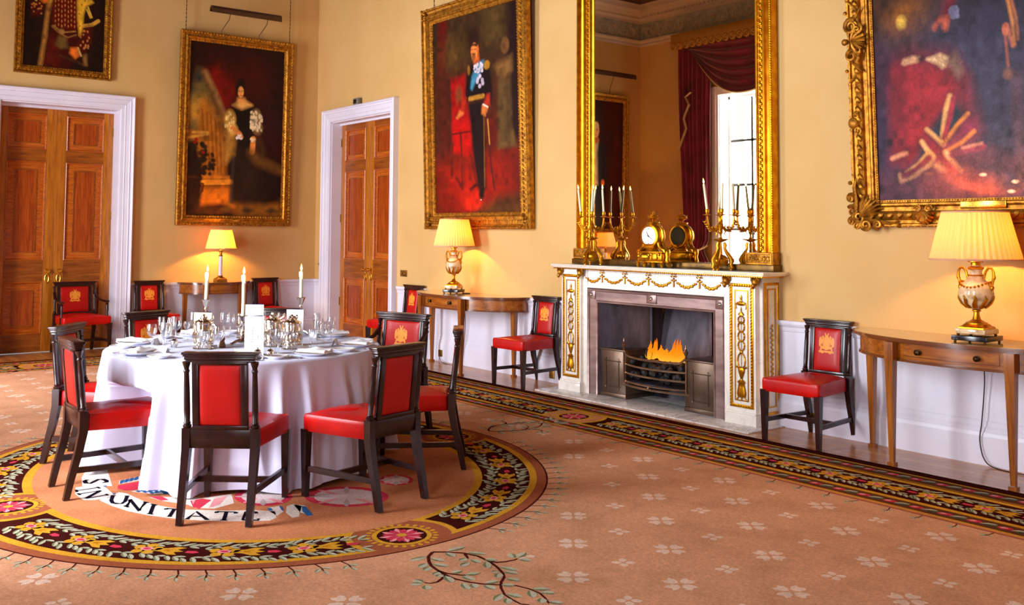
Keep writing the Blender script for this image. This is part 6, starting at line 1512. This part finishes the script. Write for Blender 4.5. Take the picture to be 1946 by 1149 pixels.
# candlesticks
def candlestick(label, x, y, H, hc, tilt):
    t = thing('candlestick', label, 'candlestick', (x, y, TS), 0, 'silver candlesticks')
    b = MB()
    for k in range(3):
        a = k*2*pi/3+.5; b.tube([(.02*cos(a), .02*sin(a), .035), (.05*cos(a), .05*sin(a), .03), (.075*cos(a), .075*sin(a), .016), (.088*cos(a), .088*sin(a), .0125)], [.012, .01, .009, .012], 8)
    b.lathe([(.03, .02), (.034, .03), (.02, .045), (.012, .06)], 16); b.build('base', M['silver'], t)
    b = MB(); b.lathe([(.012, .055), (.018, .065), (.009, .08), (.008, H*.4), (.014, H*.45), (.008, H*.5), (.008, H*.72), (.013, H*.76), (.01, H*.8), (.018, H*.86), (.028, H*.95), (.036, H), (.034, H+.002), (.02, H-.006), (.0, H-.008)], 20); b.build('stem', M['silver'], t)
    candle_obj('lit cream dinner candle in the '+label.split(',')[0], .0135, hc, (x, y, TS+H-.007), tilt, 'dinner candles')
candlestick('middle silver candlestick, tallest candle, beside the white menu card', 7.10, -4.17, .205, .297, (0, .0))
candlestick('left silver candlestick, behind the cream menu and tankard', 6.55, -4.23, .29, .212, (-.05, -.05))
candlestick('right-hand silver candlestick, behind the right tankard', 6.72, -3.54, .29, .212, (.03, .05))
# tankards
def tankard(label, x, y, rz, lid, s=1.):
    t = thing('silver_tankard', label, 'tankard', (x, y, TS), rz, 'silver tankards')
    b = MB(); b.lathe([(.0, .0), (.066, .0), (.068, .006), (.062, .012), (.061, .05), (.064, .054), (.061, .058), (.06, .12), (.063, .124), (.06, .128), (.0595, .168), (.064, .172), (.064, .176), (.057, .176), (.055, .02), (0, .016)], 32)
    for k in range(16):
        a = 2*pi*k/16; b.ball((.061*cos(a), .061*sin(a), .09+.012*cos(3*a)), (.012, .012, .02), 0, 7); b.ball((.061*cos(a+.2), .061*sin(a+.2), .032), .009, 0, 6)
    b.build('body', M['silver'], t)
    b = MB(); b.tube([(.058, 0, .16), (.085, 0, .165), (.11, 0, .145), (.115, 0, .11), (.1, 0, .075), (.078, 0, .05), (.06, 0, .045)], [.008, .009, .009, .009, .008, .007, .006], 8); b.build('handle', M['silver'], t)
    if lid:
        b = MB(); b.lathe([(.066, .1765), (.064, .184), (.04, .194), (.03, .2), (.0, .202)], 28); b.ball((0, 0, .21), (.03, .02, .014), 0, 10); b.ball((.0, 0, .225), .011, 0, 8); b.tube([(.05, 0, .19), (.075, 0, .21), (.07, 0, .225)], .007, 6)
        for q in range(5): b.ball((.02*cos(q*1.3), .02*sin(q*1.3), .216), .009, 0, 6)
        b.build('lid', M['silver'], t)
    return t
tankard('lidded silver tankard nearest us at the left, before the cream menu card', 7.14, -4.47, .6, True)
tankard('lidded silver tankard at the back left, behind the middle candlestick', 6.68, -3.97, 2.5, True)
tankard('lidded silver tankard right of the white menu card', 7.5, -3.99, 2.2, True)
tankard('lidded silver tankard behind the white menu card, mostly hidden', 7.29, -4.03, 1., True)
# menus: folded cards standing upright
def menu(label, x, y, rz, w, h, front, back):
    t = thing('menu_card', label, 'menu', (x, y, TS), rz, 'standing menu cards'); t.location.z += h*0
    b = MB(); b.box((-w/2, -.0012, 0), (w/2, .0012, h), 0); b.build('front_leaf', front, t).rotation_euler = (.0, 0, 0)
    b = MB(); b.box((0, -.0012, 0), (w, .0012, h), 0); o = b.build('back_leaf', back, t); o.location = (-w/2, .0026, 0); o.rotation_euler = (0, 0, .75)
    if front is M['paper']:
        b = MB()
        for k in range(7): b.box((-w*.22*(1 if k % 2 else .7), -.0016, h*.62-k*.018), (w*.22*(1 if k % 2 else .7), -.0012, h*.62-k*.018+.0022))
        b.build('menu_lines', M['ink'], t)
    else:
        b = MB()
        for k in range(9): b.ball((w*.2+.018*cos(k*1.4), -.0012, h*.55+.025*sin(k*2.2)), (.009, .001, .011), 0, 7)
        b.build('printed_crest', M['golda'], t)
    return t
VR = .87
menu('tall white menu card standing at the front of the table, facing us', 7.66, -4.33, VR, .125, .25, M['paper'], M['bluecover'])
menu('cream menu card with gold crest, standing behind the left tankard', 7.02, -4.43, VR, .125, .235, M['creamcard'], M['bluecover'])
menu('white menu card standing behind the hidden tankard at the middle', 6.86, -3.98, VR, .135, .262, M['paper'], M['bluecover'])
menu('white menu card standing behind the right-hand tankard', 7.3, -3.87, VR, .12, .25, M['paper'], M['bluecover'])
# cruets
def cruet(label, x, y):
    t = thing('silver_cruet', label, 'cruet', (x, y, TS), 0, 'silver cruets')
    b = MB(); b.lathe([(0, .006), (.016, .006), (.024, .018), (.026, .03), (.02, .044), (.022, .047), (.016, .055), (.004, .06), (.006, .066), (0, .07)], 18)
    for k in range(3): b.ball((.018*cos(k*2.1), .018*sin(k*2.1), .005), .006, 0, 7)
    b.build('pot', M['silvers'], t); b = MB(); b.tube([(.024, 0, .04), (.04, 0, .038), (.038, 0, .022), (.024, 0, .02)], .003, 6); b.build('handle', M['silvers'], t)
cruet('small silver mustard pot in front of the white menu card', 7.83, -4.38); cruet('small silver salt pot beside the mustard pot', 7.86, -4.31); cruet('small silver pepper pot near the left-hand tankard', 6.95, -4.6)
b = MB(); b.lathe([(.022, 0), (.024, .01), (.018, .03), (.014, .045), (.02, .055), (.012, .075), (.006, .085), (.008, .092), (0, .096)], 16)
tag(b.build('pepper_mill', wood('turned_wood', rgb(110, 50, 14), rgb(150, 80, 26), rgb(176, 104, 40)), None, loc=(7.13, -4.33, TS)), 'small turned wooden pepper mill between tankard and candlestick', 'pepper mill')
# ------------------------------------------------------------------ curtain and pelmet of the window the mirror shows
wc = WC[0]
t = thing('window_curtain', 'plum velvet curtain tied back at the left of the window, seen in the mirror', 'curtain', (wc, Y1, 0))
def drop(side):
    nu, nv = 70, 60; P = np.zeros((nv, nu, 3))
    for j in range(nv):
        z = 5.15-(5.15-.02)*j/(nv-1)
        if z > 1.3: k = ((5.15-z)/3.85)**1.6; x0, x1 = 1.66-.16*k, .86+.08*k
        else: k = (1.3-z)/1.3; x0, x1 = 1.5+.08*k, .94-.1*k
        if 1.1 < z < 1.5: x1 += .12*(1-abs(z-1.3)/.2)
        for i in range(nu):
            u = i/(nu-1); P[j, i] = (side*(x0+(x1-x0)*u), .13+.035*sin(u*44+.4*sin(z*2))+.02*sin(u*15), z)
    return P
for s in (-1, 1): grid_mesh('curtain_drop', drop(s), M['velvet'], t)
P = np.zeros((40, 60, 3))
for j in range(40):
    for i in range(60):
        u = i/59*2-1; v = j/39; P[j, i] = (u*1.35*(1-.12*v), .2+.04*sin(v*34+u*u*3)+.03*(1-u*u), 5.14-v*(.2+.8*(1-abs(u)**2.2)))
grid_mesh('swag', P, M['velvet'], t)
b = MB(); b.tube([(P[-1, i, 0], P[-1, i, 1]+.02, P[-1, i, 2]) for i in range(60)], .035, 6, flat=.5); b.build('swag_braid', M['braid'], t)
for s in (-1, 1):
    b = MB(); b.tube([(s*x, .21, z) for x, z in ((1.28, 4.28), (1.42, 4.2), (1.33, 4.05), (1.46, 3.8), (1.4, 3.6), (1.6, 3.2))], .035, 6, flat=.4); b.build('cascade_braid', M['braid'], t)
    b = MB(); b.tube([(s*1.62, .03, 1.4), (s*1.4, .22, 1.28), (s*1.1, .22, 1.32), (s*1.0, .1, 1.4)], .02, 6); b.build('tie_back', M['braid'], t)
b = MB(); b.box((-1.71, 0, 5.19), (1.71, .3, 5.42), 0, .01); n = 22
for k in range(n): b.lathe([(.078, 0), (.078, .03), (.05, .04), (.03, .03), (0, .04)], 14, 0, TR(-1.71+.078+k*(3.42-.156)/(n-1), .27, 5.19, rx=-pi/2))
o = b.build('window_pelmet', M['pelmet'], None, loc=(wc, Y1, 0)); tag(o, 'gilt scalloped pelmet over the plum curtain, seen in the mirror', 'pelmet')
# ------------------------------------------------------------------ small wall fittings
def plate(name, T, w, h, label, cat, group, n=1):
    t = thing(name, label, cat, (0, 0, 0), 0, group); t.matrix_world = T
    b = MB(); b.box((-w/2, -.007, -h/2), (w/2, 0, h/2), 0, .003); b.build('cover_plate', M['abrass'], t)
    for k in range(n):
        x = (k-(n-1)/2)*w/n
        if cat == 'switch': b = MB(); b.lathe([(.014, 0), (.012, .012), (.005, .016), (.004, .026), (0, .028)], 12, 0, TR(x, -.007, 0, rx=pi/2)); b.build('knob', M['abrass'], t)
        else:
            b = MB()
            for q in ((0, .016), (-.011, -.006), (.011, -.006)): b.box((x+q[0]-.003, -.0085, q[1]-.004), (x+q[0]+.003, -.0065, q[1]+.004))
            b.build('socket_hole', M['sensorw'], t)
plate('light_switch', TR(2.585, -.003, 1.06), .16, .085, 'aged brass double light switch on the wall right of the right-hand doors', 'switch', None, 2)
plate('light_switch', TR(.17, -.003, 1.12), .035, .075, 'narrow brass switch plate between room corner and right-hand door frame', 'switch', None, 1)
for x, z, lab in ((3.53, .1, 'small brass wall socket low on the skirting under the middle console'), (5.66, .085, 'brass wall socket on the skirting behind the chair left of the fireplace'), (8.92, .115, 'brass wall socket on the skirting behind the chair right of the fireplace')):
    plate('wall_socket', TR(x, -.0435, z), .085, .085, lab, 'socket', 'brass wall sockets')
t = thing('motion_sensor', 'small grey sensor box perched on top of the right-hand door frame', 'sensor', (1.33, -.045, DH+.1785))
b = MB(); b.box((-.075, -.03, .0), (.075, .03, .1), 0, .01); b.build('housing', M['sensor'], t); b = MB(); b.box((-.055, -.036, .02), (.03, -.028, .08), 0, .006); b.build('lens', M['sensorw'], t)
cable([(10.31, -.09, .722), (10.305, -.07, .6), (10.29, -.06, .455), (10.275, -.062, .3), (10.258, -.06, .17), (10.29, -.07, .05), (10.37, -.085, .006), (10.58, -.12, .006), (10.75, -.1, .006)], 'dark flex hanging below the large console and trailing along the skirting')
cable([(4.1, -.09, .722), (4.08, -.06, .5), (4.05, -.055, .3), (4.02, -.06, .1), (3.95, -.1, .006), (3.75, -.14, .006), (3.56, -.07, .03), (3.53, -.056, .085)], 'dark flex hanging behind the middle console down to its wall socket')
cable([(4.26, -.24, .8955), (4.36, -.2, .8955), (4.42, -.28, .8955), (4.34, -.38, .8955), (4.25, -.34, .8955)], 'loop of dark flex lying on the middle console beside the urn lamp')

# ------------------------------------------------------------------ daylight, camera, view
WE = 490.
for c, k in zip(WC, (1.25, 1.3, .5)):
    l = bpy.data.lights.new('daylight', 'AREA'); l.shape = 'RECTANGLE'; l.size = 1.56; l.size_y = 3.9; l.energy = WE*k; l.color = (.9, .935, 1.)
    o = bpy.data.objects.new('daylight', l); COL.objects.link(o); o.location = (c, Y1-.7, 2.25); o.rotation_euler = (pi/2, 0, 0)
w = bpy.data.worlds.new('overcast_sky'); SC.world = w; w.use_nodes = True
bg = w.node_tree.nodes['Background']; bg.inputs[0].default_value = (.85, .92, 1., 1); bg.inputs[1].default_value = 1.5
cam = bpy.data.cameras.new('camera'); co_ = bpy.data.objects.new('camera', cam); COL.objects.link(co_)
fpx, pcx, pcy = 1833.42, 950.05, 342.31
yaw, pit, rol = rad(52.18672), rad(3.15869), rad(-.35332)
R_ = Matrix.Rotation(yaw, 3, 'Z') @ Matrix.Rotation(pit, 3, 'X') @ Matrix.Rotation(rol, 3, 'Y')
right, fwd, up = R_.col[0], R_.col[1], R_.col[2]
mw = Matrix.Identity(4)
for i in range(3): mw[i][0] = right[i]; mw[i][1] = up[i]; mw[i][2] = -fwd[i]
mw[0][3], mw[1][3], mw[2][3] = 13.60706, -6.93832, 1.6
co_.matrix_world = mw
cam.sensor_fit = 'HORIZONTAL'; cam.sensor_width = 36; cam.lens = fpx/1946*36
cam.shift_x = (973-pcx)/1946; cam.shift_y = -(574.5-pcy)/1946; cam.clip_start = .05; cam.clip_end = 100
SC.camera = co_
vs = SC.view_settings; vs.view_transform = 'Standard'; vs.look = 'None'; vs.gamma = 1; vs.exposure = 0.; vs.use_curve_mapping = False
SC.cycles.use_denoising = True
try: SC.cycles.denoiser = 'OPENIMAGEDENOISE'
except Exception: pass
SC.cycles.max_bounces = 8; SC.cycles.diffuse_bounces = 6; SC.cycles.glossy_bounces = 4; SC.cycles.transparent_max_bounces = 24; SC.cycles.transmission_bounces = 6
SC.cycles.sample_clamp_indirect = 6; SC.cycles.caustics_reflective = False; SC.cycles.caustics_refractive = False
